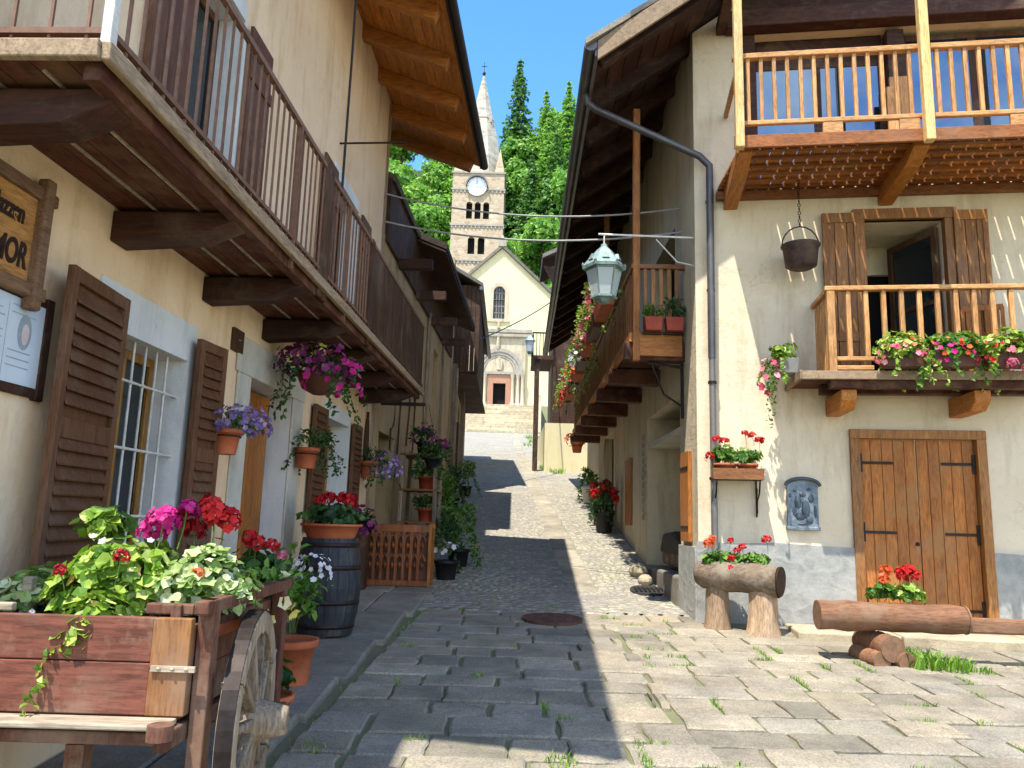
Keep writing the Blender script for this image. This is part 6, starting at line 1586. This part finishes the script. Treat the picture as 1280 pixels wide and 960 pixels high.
# wall shelf iron bracket by the hatch
t = thing('wall_bracket', 'old iron bracket arm fixed on the shaded lane wall above the niche', 'bracket', lm_(-.1, .75, 3.0))
mb = MB(LN); mb.tube([(-.02, .72, 3.5), (-.02, .72, 2.8)], .02, 6); obj('upright', mb, 'iron', t)
mb = MB(LN); mb.tube([(-.02, .72, 3.45), (-.45, .72, 3.5)], .018, 6); mb.tube([(-.02, .72, 2.95), (-.25, .72, 3.1), (-.4, .72, 3.48)], .014, 6); obj('arm', mb, 'iron', t)
# covers
t = thing('manhole_cover', 'round rusty iron manhole cover set in the paving shade', 'manhole cover', (.51, 8.73, gz(8.73)))
def disc(mb, x, y, r, dz, n=32, h=.01):
    mb.add([(x+r*math.cos(2*PI*k/n), y+r*math.sin(2*PI*k/n), gz(y+r*math.sin(2*PI*k/n))+dz) for k in range(n)]+[(x+r*math.cos(2*PI*k/n), y+r*math.sin(2*PI*k/n), gz(y+r*math.sin(2*PI*k/n))+dz-h-.03) for k in range(n)],
           [tuple(range(n))]+[(k, k+n, (k+1) % n+n, (k+1) % n) for k in range(n)])
mb = MB(); disc(mb, .51, 8.73, .33, .022); pass
for k in range(-3, 4):
    for j in range(-3, 4):
        if k*k+j*j < 11: mb.box(.51+k*.085-.025, .51+k*.085+.025, 8.73+j*.085-.025, 8.73+j*.085+.025, gz(8.73+j*.085)+.01, gz(8.73+j*.085)+.027)
obj('lid', mb, 'rust', t)
t = thing('drain_cover', 'dark round drain cover in the sunlit cobbles near the niche', 'drain cover', (1.95, 10.95, gz(10.95)))
mb = MB(); disc(mb, 1.95, 10.95, .25, .03); obj('lid', mb, 'steelcover', t)
mb = MB()
for k in range(-3, 4): mb.box(1.95+k*.06-.012, 1.95+k*.06+.012, 10.8, 11.1, gz(10.95)+.02, gz(10.95)+.06)
obj('grating', mb, 'steelcover', t)
# ================================================================== LIGHT, SKY, CAMERA
SUN = Vector((.255, .385, -1)).normalized()
w = bpy.data.worlds.new('World'); sc.world = w; w.use_nodes = True
nt = w.node_tree; nt.nodes.clear()
out = nt.nodes.new('ShaderNodeOutputWorld'); bg = nt.nodes.new('ShaderNodeBackground'); sky = nt.nodes.new('ShaderNodeTexSky')
sky.sky_type = 'NISHITA'; sky.sun_disc = False
sky.sun_elevation = math.asin(-SUN.z); sky.sun_rotation = math.atan2(-SUN.x, -SUN.y)
sky.altitude = 1300; sky.air_density = 1.0; sky.dust_density = .3; sky.ozone_density = 2.0
bg.inputs[1].default_value = .15
hs = nt.nodes.new('ShaderNodeHueSaturation'); hs.inputs['Saturation'].default_value = 1.25; hs.inputs['Value'].default_value = .84
nt.links.new(sky.outputs[0], hs.inputs['Color'])
tc = nt.nodes.new('ShaderNodeTexCoord'); nz = nt.nodes.new('ShaderNodeTexNoise'); nz.inputs['Scale'].default_value = 3.2; nz.inputs['Detail'].default_value = 7; nz.inputs['Roughness'].default_value = .6
nt.links.new(tc.outputs['Generated'], nz.inputs['Vector'])
cr = nt.nodes.new('ShaderNodeValToRGB'); cr.color_ramp.elements[0].position = .44; cr.color_ramp.elements[1].position = .62; nt.links.new(nz.outputs[0], cr.inputs[0])
sx = nt.nodes.new('ShaderNodeSeparateXYZ'); nt.links.new(tc.outputs['Generated'], sx.inputs[0])
mr = nt.nodes.new('ShaderNodeMapRange'); mr.inputs[1].default_value = -.1; mr.inputs[2].default_value = -.4; nt.links.new(sx.outputs[1], mr.inputs[0])
mm = nt.nodes.new('ShaderNodeMath'); mm.operation = 'MULTIPLY'; nt.links.new(cr.outputs[0], mm.inputs[0]); nt.links.new(mr.outputs[0], mm.inputs[1])
mx = nt.nodes.new('ShaderNodeMix'); mx.data_type = 'RGBA'; mx.inputs[7].default_value = (4.2, 4.3, 4.5, 1)
nt.links.new(mm.outputs[0], mx.inputs[0]); nt.links.new(hs.outputs[0], mx.inputs[6])
nt.links.new(mx.outputs[2], bg.inputs[0]); nt.links.new(bg.outputs[0], out.inputs[0])
l = bpy.data.lights.new('sun', 'SUN'); l.energy = 2.35; l.angle = rad(.5); l.color = (1, .95, .87)
lo = bpy.data.objects.new('sun', l); COL.objects.link(lo); lo.rotation_euler = SUN.to_track_quat('-Z', 'Y').to_euler(); lo.location = (-10, -15, 40)
cam = bpy.data.cameras.new('camera'); cam.sensor_width = 36; cam.lens = 970/1280*36; cam.clip_end = 2000; cam.clip_start = .05
co = bpy.data.objects.new('camera', cam); COL.objects.link(co); sc.camera = co
co.matrix_world = Matrix.Translation((0, 0, 1.5)) @ Matrix.Rotation(PI/2+rad(9.87), 4, 'X') @ Matrix.Rotation(rad(1.7), 4, 'Z')
vs = sc.view_settings; vs.view_transform = 'Standard'; vs.look = 'None'; vs.exposure = 1.92; vs.gamma = 1; vs.use_curve_mapping = False
sc.render.engine = 'CYCLES'
cy = sc.cycles; cy.max_bounces = 8; cy.diffuse_bounces = 6; cy.transmission_bounces = 4; cy.glossy_bounces = 3; cy.use_denoising = True
cy.sample_clamp_indirect = 6
for o in bpy.data.objects:
    if 'org' in o.keys(): del o['org']
